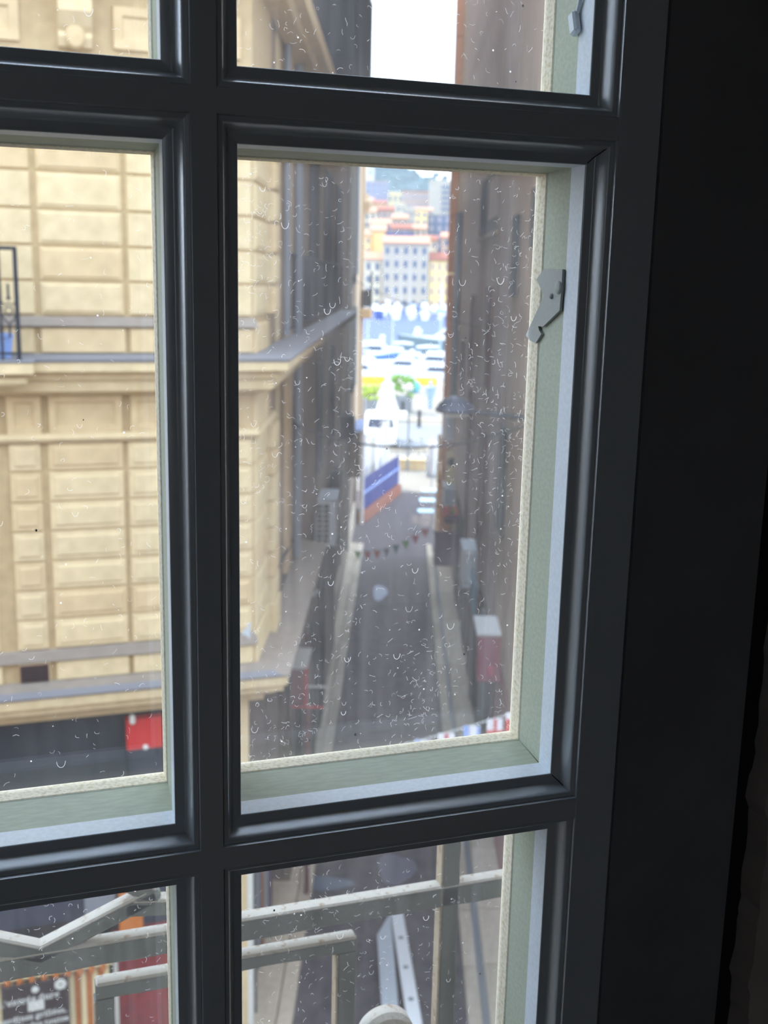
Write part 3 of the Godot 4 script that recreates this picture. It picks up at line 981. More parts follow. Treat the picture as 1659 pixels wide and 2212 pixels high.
func balcony_iron(w: float, h: float) -> Mesh:
	var st := sst()
	bx(st, Vector3(0, h, 0), Vector3(w, 0.03, 0.04), 0.004)
	bx(st, Vector3(0, 0.06, 0), Vector3(w, 0.02, 0.02))
	for e in [-1, 1]:
		bx(st, Vector3((w / 2 - 0.015) * e, h / 2, 0), Vector3(0.035, h, 0.03))
	var x := w / 2 - 0.015 - 0.125
	while x > -w / 2 + 0.05:
		bx(st, Vector3(x, h / 2, 0), Vector3(0.022, h, 0.016))
		var xm := x + 0.062
		bx(st, Vector3(xm, h * 0.62, 0), Vector3(0.018, 0.12, 0.012), 0.004)
		bx(st, Vector3(xm, h * 0.27, 0), Vector3(0.018, 0.10, 0.012), 0.004)
		bx(st, Vector3(xm, h * 0.56, 0), Vector3(0.034, 0.022, 0.014), 0.004)
		var pr := []
		for i in 13:
			pr.append(Vector3(xm + 0.032 * cos(TAU * i / 12), h * 0.45 + 0.032 * sin(TAU * i / 12), 0))
		tube(st, pr, 0.007, 6, false)
		for sg in [-1, 1]:
			tube(st, [Vector3(xm, h * 0.33, 0), Vector3(xm + 0.036 * sg, h * 0.37, 0), Vector3(xm + 0.045 * sg, h * 0.42, 0)], 0.007, 6)
			tube(st, [Vector3(xm, h * 0.52, 0), Vector3(xm + 0.036 * sg, h * 0.50, 0), Vector3(xm + 0.05 * sg, h * 0.53, 0)], 0.006, 6)
		x -= 0.125
	return st.commit()

# ------------------------------------------------------------------ the shop on the corner
func lettering(text: String, size: float, parent: Node, at: Vector3, m := "offwhite", tilt := 0.0):
	var tm := TextMesh.new()
	var f := SystemFont.new()
	f.font_names = PackedStringArray(["Droid Serif"])
	f.font_italic = true
	f.font_weight = 700
	tm.font = f
	tm.text = text
	tm.font_size = 32
	tm.pixel_size = size / 32.0
	tm.depth = 0.006
	tm.curve_step = 2.0
	var o := part("lettering", tm, m, parent, at)
	o.rotation.z = tilt

func shop():
	var z := -9.0
	var t := thing("shop", "dark shop with fascia board on the ground floor of the corner building", "shop front", Vector3(0, 0, z))
	pbox("fascia_board", Vector3(-4.2, 3.86, -0.10), Vector3(0.83, 4.56, 0.0), "fascia", t, 0.01)
	pbox("fascia_board", Vector3(0.83, 3.86, -0.14), Vector3(1.84, 4.56, -0.06), "navy", t, 0.01)
	pbox("sill_band", Vector3(-4.2, 3.74, -0.12), Vector3(1.84, 3.86, 0.02), "red_dark", t, 0.012)
	pbox("window_frame", Vector3(-2.2, 2.40, -0.14), Vector3(-2.1, 3.74, -0.04), "fascia", t, 0.008)
	pbox("window_frame", Vector3(0.42, 2.40, -0.14), Vector3(0.70, 3.74, -0.04), "grey", t, 0.008)
	pbox("shop_window", Vector3(-2.1, 2.45, -0.20), Vector3(0.42, 3.74, -0.16), "navy", t)
	pbox("post", Vector3(0.73, 2.28, -0.10), Vector3(0.95, 3.74, 0.0), "orange", t, 0.01)
	pbox("panel", Vector3(0.95, 2.28, -0.20), Vector3(1.84, 3.74, -0.14), "navy", t, 0.01)
	var d := pbox("door", Vector3(0.70, 0.0, -0.16), Vector3(1.42, 2.16, -0.10), "red_door", t, 0.012)
	part("door_panel", relief(0.5, 0.8, [Vector2(0, 0), Vector2(0.02, 0.02), Vector2(0.05, 0.02), Vector2(0.06, 0.008)]), "red_door", d, Vector3(0, 0.35, 0.03))
	part("handle", box_mesh(Vector3(0.02, 0.16, 0.04), 0.008), "grey", d, Vector3(-0.30, 0, 0.05))
	pbox("lintel", Vector3(0.66, 2.16, -0.14), Vector3(1.84, 2.30, -0.02), "red_door", t, 0.01)
	pbox("door_post", Vector3(0.655, 0, -0.14), Vector3(0.70, 2.16, -0.02), "offwhite", t, 0.006)
	# red box sign with bracket lamps
	var s := thing("box_sign", "red box sign under the cornice of the corner building", "sign", Vector3(1.0, 4.37, z + 0.04))
	part("sign_box", relief(0.325, 0.30, [Vector2(0, -0.06), Vector2(0, 0.04), Vector2(0.012, 0.05), Vector2(0.02, 0.046)]), "red", s)
	part("lamp", box_mesh(Vector3(0.05, 0.09, 0.06), 0.015), "offwhite", s, Vector3(-0.11, 0.16, 0.06))
	part("lamp", box_mesh(Vector3(0.045, 0.05, 0.05), 0.015), "offwhite", s, Vector3(0.0, -0.12, 0.07))
	# canvas blind with an orange fringe over striped curtain
	var bl := thing("shop_blind", "cream canvas blind with orange stripes and fringe over the shop window", "blind", Vector3(-0.9, 2.28, z + 0.05))
	var st := sst()
	bx(st, Vector3(0, -0.10, 0.0), Vector3(3.1, 0.24, 0.08), 0.02)
	part("valance", st, "cream_canvas", bl)
	var x := -1.48
	var i := 0
	while x < 1.52:
		part("stripe", box_mesh(Vector3(0.052, 1.5, 0.02), 0.006), ["orange", "cream_canvas"][i % 2], bl, Vector3(x, -0.88, -0.03 + 0.008 * (i % 2)))
		if i % 2 == 0:
			st = sst()
			var o := []
			tube(st, [Vector3(x + 0.026, -0.175, 0.04), Vector3(x + 0.026, -0.235, 0.045), Vector3(x + 0.026, -0.27, 0.03)], [0.018, 0.026, 0.010], 8)
			part("tassel", st, "orange", bl)
		x += 0.054
		i += 1
	# menu board
	var mb := thing("menu_board", "dark brown menu board with white handwriting hanging before the striped blind", "menu board", Vector3(-0.06, 1.79, z + 0.13))
	part("board", relief(0.60, 0.52, [Vector2(0, -0.02), Vector2(0, 0.012), Vector2(0.012, 0.018), Vector2(0.02, 0.012)]), "board", mb)
	lettering("L'entrée dure", 0.078, mb, Vector3(-0.06, 0.105, 0.020), "offwhite", 0.03)
	part("picture", box_mesh(Vector3(0.145, 0.10, 0.008), 0.003), "offwhite", mb, Vector3(0.0, 0.03, 0.016))
	st = sst()
	lathe(st, [Vector2(0, 0.006), Vector2(0.030, 0.004), Vector2(0.034, 0)], 14)
	part("dot", st, "offwhite", mb, Vector3(0.0, 0.195, 0.014)).rotation.x = PI / 2
	lettering("sardines grillées,", 0.070, mb, Vector3(-0.03, -0.075, 0.020), "offwhite", 0.04)
	lettering("& salades toutes", 0.070, mb, Vector3(0.00, -0.165, 0.020), "offwhite", 0.04)
	st = sst()
	for k in 7:
		var g := TAU * k / 7
		lathe(st, [Vector2(0, 0.006), Vector2(0.022, 0.004), Vector2(0.024, 0)], 10, Vector3(0.034 * cos(g), 0, 0.034 * sin(g)))
	part("flower_mark", st, "offwhite", mb, Vector3(0.225, 0.205, 0.014)).rotation.x = PI / 2
	# white folded parasol at the corner
	var pa := thing("parasol", "white folded parasol on a pale pole at the corner of the shop", "parasol", Vector3(1.86, 0, -8.35))
	st = sst()
	tube(st, [Vector3(0, 0, 0), Vector3(0, 4.1, 0)], 0.025, 10)
	part("pole", st, "offwhite", pa)
	st = sst()
	lathe(st, [Vector2(0.02, 4.16), Vector2(0.06, 4.12), Vector2(0.13, 3.95), Vector2(0.20, 3.62), Vector2(0.22, 3.55), Vector2(0.17, 3.50), Vector2(0.05, 3.45)], 8)
	part("canopy", st, "white", pa)
	st = sst()
	lathe(st, [Vector2(0.0, 0.0), Vector2(0.24, 0.0), Vector2(0.24, 0.05), Vector2(0.05, 0.09), Vector2(0.04, 0.25), Vector2(0, 0.25)], 20)
	part("foot", st, "grey", pa)
	# red shop panel on the alley side of the corner
	var rp := athing("boarding", "red shop boarding round the corner on the alley side", "boarding", -1.66, 0, 10.0, "", PI / 2)
	pbox("board", Vector3(0.02, 2.9, -0.2), Vector3(1.35, 4.56, 0.04), "red_door", rp, 0.01)
	pbox("rail", Vector3(0.02, 3.35, 0.04), Vector3(1.35, 3.42, 0.07), "pink", rp, 0.005)
	pbox("board", Vector3(1.40, 0.1, -0.2), Vector3(1.75, 4.5, 0.02), "dark", rp, 0.01)
	# a rail of bright cloths and cards
	var rk := athing("cloth_rack", "rack of hanging cloths in grey, maroon, teal and white at the corner", "clothes rack", -1.50, 0.08, 11.3, "", PI / 2)
	var cl := ["grey", "maroon", "orange", "teal", "greywhite", "red_door", "hull_blue", "maroon"]
	for k in 8:
		part("cloth", box_mesh(Vector3(0.14, 1.9, 0.03), 0.008), cl[k], rk, Vector3(0.10 + 0.17 * k, 1.5, 0.02))
	st = sst()
	tube(st, [Vector3(0, 2.5, 0), Vector3(1.5, 2.5, 0)], 0.014, 8)
	for e in [0.02, 1.48]:
		tube(st, [Vector3(e, 0, 0), Vector3(e, 2.5, 0)], 0.014, 8)
	part("frame", st, "grey", rk)

# ------------------------------------------------------------------ left side of the alley
# local axes on this wall: x along the alley, z out towards its middle
func left_alley():
	# rest of the corner building's alley side
	var w := athing("alley_wing", "weathered plastered wing along the left of the alley, above the shop ledge", "building", -1.36, 0, 11.2, "", PI / 2)
	pbox("wall", Vector3(0, 4.6, -5), Vector3(13.4, 20, 0), "render_left", w)
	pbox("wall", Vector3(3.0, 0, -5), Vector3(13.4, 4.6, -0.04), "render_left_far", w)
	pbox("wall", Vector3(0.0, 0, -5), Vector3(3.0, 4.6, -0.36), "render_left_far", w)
	# ledge, cornices and zinc carried on from the corner building
	for q in [["shop_cornice", LOW_CORNICE, 3.57, "stone_grey"], ["cornice_ledge", LEDGE, 3.57, "stone_grey"], ["upper_cornice", UP_CORNICE, 2.92, "stone_b"], ["zinc_flashing", FLASHING, 13.0, "zinc"], ["top_cornice", EAVE, 7.6, "stone_a"]]:
		part(q[0], cornice(q[1], 0.0, q[2]), q[3], w, Vector3(0, 0, 0.04))
	pbox("balcony_slab", Vector3(2.92, 7.66, 0.0), Vector3(13.0, 7.78, 0.37), "stone_grey", w, 0.01)
	pbox("pilaster", Vector3(1.55, 5.0, 0), Vector3(2.05, 11.0, 0.06), "stone_c", w, 0.01)
	pbox("pilaster", Vector3(0.70, 5.0, 0), Vector3(1.10, 11.0, 0.02), "stone_b", w, 0.01)
	var st := sst()
	tube(st, [Vector3(2.45, 5.0, 0.09), Vector3(2.45, 11.0, 0.09)], 0.055, 14)
	part("downpipe", st, "pipe", w)
	st = sst()
	tube(st, [Vector3(1.30, 7.85, 0.07), Vector3(1.30, 11.0, 0.07)], 0.038, 14)
	part("downpipe", st, "pipe", w)
	# tall shuttered windows
	for x in [[4.9, 6.4], [8.0, 9.6], [10.9, 12.5]]:
		var f := pbox("window_recess", Vector3(x[0], 7.85, -0.03), Vector3(x[1], 10.3, 0.012), "dark", w)
		for e in 2:
			var xm: float = lerpf(x[0], x[1], 0.25 + 0.5 * e)
			part("shutter", relief((x[1] - x[0]) / 2 - 0.02, 2.4, [Vector2(0, 0), Vector2(0.004, 0.04), Vector2(0.08, 0.04), Vector2(0.09, 0.02)]), "shutter", f, Vector3(xm - (x[0] + x[1]) / 2, 0, 0.02))
	for x in [[6.6, 7.5], [9.9, 10.6]]:
		var f := pbox("window_recess", Vector3(x[0], 5.3, -0.03), Vector3(x[1], 7.2, 0.012), "dark", w)
		part("shutter", relief((x[1] - x[0]) - 0.03, 1.85, [Vector2(0, 0), Vector2(0.004, 0.05), Vector2(0.08, 0.05), Vector2(0.09, 0.02)]), "shutter", f, Vector3(0, 0, 0.02))
	for x in [[3.6, 4.5], [6.2, 7.2], [8.4, 9.5]]:
		pbox("doorway", Vector3(x[0], 0.1, -0.05), Vector3(x[1], 2.9, 0.0), "dark", w)
	pbox("door_frame", Vector3(5.2, 0.1, -0.05), Vector3(5.35, 3.0, 0.03), "maroon", w, 0.01)
	# upper floor windows high above, behind the top cornice
	for x in [[5.2, 6.6], [8.4, 9.8], [11.2, 12.6]]:
		var f := pbox("window_recess", Vector3(x[0], 11.4, -0.03), Vector3(x[1], 14.0, 0.012), "dark", w)
		for e in 2:
			var sh := part("shutter", relief(0.66, 2.5, [Vector2(0, 0), Vector2(0.004, 0.04), Vector2(0.08, 0.04), Vector2(0.09, 0.02)]), "shutter", f, Vector3(-0.75 + 1.5 * e, 0, 0.3))
			sh.rotation.y = PI / 2
	# iron guards before the tall windows, along the slab
	var gi := athing("balcony_railing", "long dark iron balcony railing on the zinc ledge along the left wall", "railing", -1.30, 7.83, 13.0, "", PI / 2)
	var bars := sst()
	bx(bars, Vector3(5.4, 0.92, 0), Vector3(10.9, 0.035, 0.04), 0.004)
	bx(bars, Vector3(5.4, 0.08, 0), Vector3(10.9, 0.03, 0.03))
	part("rail", bars, "iron", gi)
	for k in 84:
		part("baluster", box_mesh(Vector3(0.022, 0.84, 0.022)), "iron", gi, Vector3(0.06 + 0.13 * k, 0.5, 0))
	for k in 5:
		part("panel", box_mesh(Vector3(1.2, 0.8, 0.012), 0.003), "shutter", gi, Vector3(1.3 + 2.1 * k, 0.5, -0.02))
	# farther house
	var f2 := athing("far_left_house", "second house on the left of the alley with a bright cream corner", "building", -1.55, 0, 24.6, "", PI / 2)
	pbox("wall", Vector3(0, 0, -6), Vector3(16.0, 20, 0), "render_left_far", f2)
	pbox("corner_pilaster", Vector3(11.9, 3.4, -0.4), Vector3(16.05, 20, 0.05), "render_cream", f2, 0.02)
	pbox("corner_pilaster", Vector3(15.2, 3.4, -0.4), Vector3(16.1, 20, 0.15), "render_cream", f2, 0.02)
	pbox("plaster_band", Vector3(4.5, 0.0, 0), Vector3(4.9, 7.3, 0.06), "paving", f2, 0.01)
	pbox("plinth", Vector3(0, 0, 0), Vector3(13.4, 0.8, 0.07), "paving", f2, 0.02)
	st = sst()
	tube(st, [Vector3(6.5, 0.7, 0.09), Vector3(6.5, 12.0, 0.09)], 0.08, 12)
	part("downpipe", st, "offwhite", f2)
	st = sst()
	tube(st, [Vector3(8.4, 8.6, 0.14), Vector3(8.4, 12.2, 0.14), Vector3(8.7, 12.5, 0.1)], 0.11, 12)
	part("flue", st, "greywhite", f2)
	st = sst()
	tube(st, [Vector3(8.0, 5.4, 0.14), Vector3(8.0, 7.7, 0.14)], 0.11, 12)
	part("flue", st, "greywhite", f2)
	for y in [4.9, 8.3, 11.7]:
		for x in [[1.2, 2.6], [10.2, 11.6]]:
			var f := pbox("window_recess", Vector3(x[0], y, -0.03), Vector3(x[1], y + 2.0, 0.012), "dark", f2)
			part("shutter", relief(1.3, 1.95, [Vector2(0, 0), Vector2(0.004, 0.05), Vector2(0.08, 0.05), Vector2(0.09, 0.02)]), "shutter", f, Vector3(0, 0, 0.02))
	# plants and iron on the high balconies
	var pl := athing("hanging_plants", "dark trailing balcony plants high on the left, against the sky", "plant", -1.25, 17.0, 33.0)
	st = sst()
	for k in 46:
		var c := Vector3(rng.randf_range(-0.35, 0.38), rng.randf_range(-0.6, 0.5), rng.randf_range(-1.6, 1.2))
		lathe(st, [Vector2(0, -0.09), Vector2(0.10, -0.03), Vector2(0.08, 0.05), Vector2(0, 0.10)], 6, c, Vector3.ONE * rng.randf_range(0.7, 1.7))
	part("leaves", st, "tree", pl).set_meta("kind", "stuff")
	part("planter", box_mesh(Vector3(0.5, 0.25, 2.6), 0.02), "iron", pl, Vector3(-0.1, -0.65, -0.2))
	# small balcony and its dark iron at the end of the row
	var sb := athing("end_balcony", "small stone balcony with dark iron basket at the end of the left houses", "balcony", -1.5, 7.1, 40.0, "", PI / 2)
	pbox("slab", Vector3(-0.5, 0, 0), Vector3(0.9, 0.35, 0.42), "stone_c", sb, 0.04)
	pbox("basket", Vector3(-0.4, 0.4, 0.10), Vector3(0.8, 1.0, 0.38), "iron", sb, 0.03)
	st = sst()
	for q in [Vector3(-0.4, 0.35, 0.38), Vector3(0.8, 0.35, 0.38), Vector3(0.2, 0.35, 0.38)]:
		tube(st, [q, q + Vector3(0, 1.3, 0)], 0.02, 6)
	tube(st, [Vector3(-0.4, 1.62, 0.38), Vector3(0.8, 1.62, 0.38)], 0.025, 6)
	part("iron_rail", st, "iron", sb)
	var cb := athing("stone_bracket", "carved stone bracket on the cream corner of the left houses", "bracket", -1.46, 11.0, 40.2, "", PI / 2)
	st = sst()
	lathe(st, [Vector2(0, -0.35), Vector2(0.12, -0.3), Vector2(0.28, -0.05), Vector2(0.34, 0.12), Vector2(0.22, 0.25), Vector2(0.2, 0.4), Vector2(0, 0.4)], 16)
	part("bracket_body", st, "render_cream", cb)
	# things on the ledge and wall
	ac_unit(athing("air_conditioner", "white air conditioner with a black grille mounted on the left wall", "air conditioner", -1.40, 3.98, 18.35), 0.36, 0.80, 0.95, true)
	var hose := athing("white_hose", "short white bent drain hose below the left air conditioner", "hose", -1.33, 3.3, 17.6)
	st = sst()
	tube(st, [Vector3(-0.18, 0.62, 0), Vector3(-0.17, 0.16, 0), Vector3(-0.14, 0.05, 0), Vector3(-0.02, 0.02, 0), Vector3(0.05, 0.10, 0)], 0.035, 10)
	part("hose_body", st, "offwhite", hose)
	var cb2 := athing("junction_box", "small pale junction box beside the corner above the shop ledge", "junction box", -1.325, 5.12, 9.86)
	part("box", box_mesh(Vector3(0.09, 0.22, 0.10), 0.01), "greywhite", cb2, Vector3(-0.06, 0.11, 0.04))
	part("conduit", box_mesh(Vector3(0.05, 0.10, 0.05), 0.01), "grey", cb2, Vector3(-0.08, -0.05, 0.04))
	# red illuminated sign box standing out from the wall
	var rs := athing("projecting_sign", "red framed sign box with a pale top sticking out of the left wall", "sign", -1.20, 2.95, 13.7)
	pbox("cabinet", Vector3(-0.14, 0, -0.75), Vector3(0.06, 0.50, 0), "red_dark", rs, 0.01)
	pbox("lid", Vector3(-0.15, 0.50, -0.77), Vector3(0.07, 0.53, 0.02), "offwhite", rs, 0.008)
	pbox("frame", Vector3(0.03, -0.02, -0.02), Vector3(0.075, 0.52, 0.025), "red", rs, 0.006)
	pbox("frame", Vector3(-0.15, -0.04, -0.02), Vector3(0.3, -0.015, 0.02), "red", rs, 0.006)
	pbox("bracket", Vector3(0.06, 0.14, -0.3), Vector3(0.32, 0.165, -0.27), "offwhite", rs, 0.004)
	var rpole := athing("red_post", "thin red post below the projecting sign on the left pavement", "post", -1.13, 0.08, 13.9)
	part("post_body", box_mesh(Vector3(0.07, 2.8, 0.07), 0.01), "red_dark", rpole, Vector3(0, 1.4, 0))
	# dark lamp boxes farther along
	for q in [[-1.15, 4.75, 26.0, 0.35, 0.55, "dark wall lantern box high on the left wall near the white stain"], [-1.25, 3.95, 22.6, 0.32, 0.62, "dark boxy wall light on the left, below the white stain"]]:
		var lb := athing("wall_light", q[5], "lamp", q[0], q[1], q[2])
		part("housing", box_mesh(Vector3(q[3], q[4], 0.4), 0.03), "shutter", lb, Vector3(-0.08, q[4] / 2, 0))
		part("arm", box_mesh(Vector3(0.4, 0.04, 0.04), 0.01), "iron", lb, Vector3(-0.2, q[4] + 0.05, 0))
	var aw := athing("shop_box_sign", "taupe box sign with pale blue top on the far left wall", "sign", -1.25, 2.9, 31.0)
	pbox("panel", Vector3(-0.22, 0, -0.5), Vector3(0.16, 1.35, 0), "render_left", aw, 0.03)
	pbox("lid", Vector3(-0.06, 1.3, -2.4), Vector3(0.2, 1.38, 0.03), "blue_light", aw, 0.02)

func ac_unit(t: Node3D, w: float, h: float, d: float, grille: bool):
	pbox("casing", Vector3(0, 0, -d), Vector3(w, h, 0), "white", t, 0.015)
	pbox("lid", Vector3(-0.005, h, -d - 0.005), Vector3(w + 0.005, h + 0.02, 0.008), "greywhite", t, 0.006)
	if grille:
		var g := pbox("grille", Vector3(0.03, 0.05, -0.004), Vector3(w * 0.66, h - 0.06, 0.006), "dark", t)
		for k in 9:
			part("slat", box_mesh(Vector3(w * 0.6, 0.022, 0.016)), "offwhite", g, Vector3(0, -(h - 0.11) / 2 + (h - 0.11) * k / 8.0, 0.008))
		part("mullion", box_mesh(Vector3(0.03, h - 0.11, 0.018)), "offwhite", g, Vector3(0, 0, 0.009))
	else:
		pbox("front_panel", Vector3(0.03, 0.05, -0.002), Vector3(w - 0.03, h - 0.05, 0.010), "greywhite", t, 0.006)
	pbox("foot", Vector3(-0.05, -0.03, -0.06), Vector3(w + 0.06, 0.0, -0.02), "grey", t, 0.004)
	pbox("foot", Vector3(-0.05, -0.03, -d + 0.02), Vector3(w + 0.06, 0.0, -d + 0.06), "grey", t, 0.004)

# ------------------------------------------------------------------ right side of the alley
# local axes: x towards the viewer, z out towards the middle of the alley
func right_alley():
	var w := athing("right_house", "brownish stained plaster house along the right of the alley", "building", 1.58, 0, 33.4, "", -PI / 2)
	pbox("wall", Vector3(0, 3.0, -7), Vector3(23.2, 20, 0), "render_right", w)
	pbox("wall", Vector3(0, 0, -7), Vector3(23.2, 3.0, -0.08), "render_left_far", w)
	for k in 12:
		pbox("quoin", Vector3(-0.10, 0.6 + 1.62 * k, -1.0), Vector3(0.55, 0.6 + 1.62 * k + 1.60, 0.27), "render_pink", w, 0.02)
	pbox("pilaster", Vector3(0.6, 3.0, 0), Vector3(1.5, 20, 0.05), "render_cream", w, 0.01)
	var st := sst()
	tube(st, [Vector3(2.6, 5.0, 0.09), Vector3(2.6, 10.3, 0.09)], 0.09, 12)
	part("downpipe", st, "pipe", w)
	# dark window with shutter
	var win := pbox("window_recess", Vector3(10.2, 9.35, -0.25), Vector3(14.2, 10.45, 0.004), "shutter", w)
	part("shutter", relief(0.9, 1.05, [Vector2(0, 0), Vector2(0.004, 0.05), Vector2(0.08, 0.05), Vector2(0.09, 0.02)]), "shutter", win, Vector3(-1.4, 0, 0.13))
	part("sill", box_mesh(Vector3(4.3, 0.08, 0.14), 0.02), "render_left", win, Vector3(0, -0.6, 0.13))
	part("pane", box_mesh(Vector3(1.9, 0.7, 0.02)), "render_right", win, Vector3(0.9, 0.05, 0.13))
	# shuttered windows on the street end of this house
	for y in [5.2, 8.8, 12.4]:
		for z in [-2.6, -5.2]:
			var f := pbox("window_recess", Vector3(23.19, y, z - 0.6), Vector3(23.22, y + 2.1, z + 0.6), "dark", w)
			for e in [-0.29, 0.29]:
				part("shutter", box_mesh(Vector3(0.05, 2.0, 0.54), 0.01), "shutter", f, Vector3(0.03, 0, e))
	# narrow shutters seen edge-on
	for q in [[8.9, 6.4, 8.2, "maroon"], [13.4, 6.6, 8.4, "maroon"], [9.4, 2.9, 6.2, "maroon"], [13.2, 3.0, 5.8, "maroon"], [17.6, 8.3, 9.4, "shutter"], [20.0, 8.9, 9.6, "shutter"], [17.2, 4.8, 6.4, "shutter"], [2.0, 8.0, 10.0, "shutter"], [5.4, 5.8, 7.0, "shutter"]]:
		part("narrow_shutter", box_mesh(Vector3(0.75, q[2] - q[1], 0.07), 0.008), q[3], w, Vector3(q[0], (q[1] + q[2]) / 2, 0.02))
	# shop fronts at the foot
	for q in [[7.5, 9.2, "dark"], [10.2, 11.8, "maroon"], [12.2, 14.2, "dark"], [15.0, 16.4, "purple"], [16.8, 20.6, "pinkbox"], [4.2, 6.8, "dark"]]:
		pbox("shop_opening", Vector3(q[0], 0.1, -0.1), Vector3(q[1], 2.75, -0.03), q[2], w)
	for q in [[12.0, 0.1, 2.9, "grey"], [14.6, 0.1, 2.8, "grey"], [16.6, 0.1, 2.8, "purple"]]:
		pbox("door_frame", Vector3(q[0], q[1], -0.05), Vector3(q[0] + 0.12, q[2], 0.03), q[3], w, 0.01)
	# street lamp on a long bracket
	var lp := athing("street_lamp", "dark street lamp with a domed head on a bracket from the right wall", "street lamp", 1.55, 7.16, 10.9)
	st = sst()
	tube(st, [Vector3(0.1, 0.0, 0.1), Vector3(-0.35, 0.03, 0.1), Vector3(-0.85, 0.085, 0.1)], [0.028, 0.026, 0.022], 10)
	part("bracket", st, "iron", lp)
	st = sst()
	lathe(st, [Vector2(0, -0.02), Vector2(0.19, -0.015), Vector2(0.20, 0.01), Vector2(0.165, 0.07), Vector2(0.11, 0.115), Vector2(0.05, 0.14), Vector2(0, 0.145)], 22)
	part("head", st, "lamp_shell", lp, Vector3(-1.0, 0.085, 0.1))
	st = sst()
	lathe(st, [Vector2(0, -0.06), Vector2(0.10, -0.05), Vector2(0.15, -0.02), Vector2(0, -0.019)], 18)
	part("diffuser", st, "offwhite", lp, Vector3(-1.0, 0.085, 0.1))
	# boxes on the wall, near to far
	var pk := athing("meter_box", "pinkish meter box with a broad white lid on the right wall", "box", 1.27, 2.66, 15.5)
	pbox("cabinet", Vector3(-0.02, 0, -0.55), Vector3(0.33, 0.72, 0), "pinkbox", pk, 0.01)
	pbox("lid", Vector3(-0.05, 0.72, -0.85), Vector3(0.33, 0.77, 0.04), "white", pk, 0.012)
	pbox("lock", Vector3(0.13, 0.1, 0), Vector3(0.22, 0.26, 0.03), "pink", pk, 0.01)
	ac_unit(athing("air_conditioner", "grey air conditioner with a pale lid next to the purple hanging on the right wall", "air conditioner", 1.25, 2.83, 20.0), 0.36, 0.72, 0.9, false)
	ac_unit(athing("air_conditioner", "pale topped air conditioner low on the right wall behind the flowers", "air conditioner", 1.30, 2.25, 30.4), 0.42, 0.55, 0.9, false)
	ac_unit(athing("air_conditioner", "dark shaded air conditioner high above the pale notice on the right wall", "air conditioner", 1.28, 4.0, 31.2), 0.40, 0.72, 0.9, false)
	var no := athing("notice_panel", "pale notice panel with a dark emblem on the right wall near the bamboo poles", "notice", 1.36, 2.6, 30.8)
	pbox("panel", Vector3(0, 0, -0.06), Vector3(0.34, 1.15, 0), "cream_canvas", no, 0.01)
	st = sst()
	lathe(st, [Vector2(0.0, 0.012), Vector2(0.05, 0.012), Vector2(0.12, 0.008), Vector2(0.13, 0)], 14)
	part("emblem", st, "dark", no, Vector3(0.15, 0.85, 0)).rotation.x = PI / 2
	var pu := athing("purple_hanging", "deep purple square hanging sign on the right wall", "sign", 0.96, 1.40, 27.0)
	pbox("cloth", Vector3(0, 0, -0.03), Vector3(0.66, 0.86, 0.0), "purple", pu, 0.01)
	pbox("rod", Vector3(-0.03, 0.85, -0.04), Vector3(0.70, 0.90, 0.02), "purple", pu, 0.012)
	var fl := athing("flower_box", "red and orange flowers in a box above the purple hanging sign", "flowers", 1.35, 2.25, 28.2)
	pbox("trough", Vector3(-0.1, 0, -0.6), Vector3(0.32, 0.16, 0), "purple", fl, 0.02)
	for k in 22:
		st = sst()
		lathe(st, [Vector2(0, -0.05), Vector2(0.06, -0.02), Vector2(0.055, 0.03), Vector2(0, 0.06)], 7)
		part("bloom", st, ["flower", "pink", "flower", "leaf"][k % 4], fl, Vector3(rng.randf_range(-0.1, 0.32), 0.17 + rng.randf_range(0, 0.20), rng.randf_range(-0.55, -0.02)))
	var po := athing("cyan_poster", "bright cyan poster by a shop door on the right", "poster", 1.44, 2.55, 19.0)
	pbox("sheet", Vector3(-0.02, 0, -1.2), Vector3(0.0, 0.62, 0), "cyan", po, 0.004)
	pbox("backing", Vector3(0.0, -0.1, -1.25), Vector3(0.03, 0.7, 0.05), "grey", po, 0.004)
	var bp := athing("bamboo_screen", "pale bamboo poles tied upright at the far end of the right wall", "poles", 1.28, 0.0, 33.6)
	for q in [[-0.02, 3.85, 0.05], [0.10, 4.35, 0.055], [0.22, 3.9, 0.05]]:
		st = sst()
		var pts := []
		var rr := []
		for k in 19:
			pts.append(Vector3(q[0] + 0.01 * sin(k * 1.3), q[1] * k / 18.0, 0))
			rr.append(q[2] * (1.14 if k % 3 == 0 else 1.0))
		tube(st, pts, rr, 10)
		part("pole", st, "bamboo", bp)
	for y in [1.6, 2.4]:
		part("tie", box_mesh(Vector3(0.36, 0.04, 0.14), 0.01), "dark", bp, Vector3(0.10, y, 0))

# ------------------------------------------------------------------ strung and standing things in the alley
func cable(n: String, label: String, cat: String, a: Vector3, b: Vector3, sag: float, r: float, m: String):
	var t := thing(n, label, cat, a)
	var pts := []
	for k in 17:
		var f := k / 16.0
		pts.append(a.lerp(b, f) - a + Vector3.DOWN * sag * 4 * f * (1 - f))
	var st := sst()
	tube(st, pts, r, 7)
	part("strand", st, m, t)
	return t

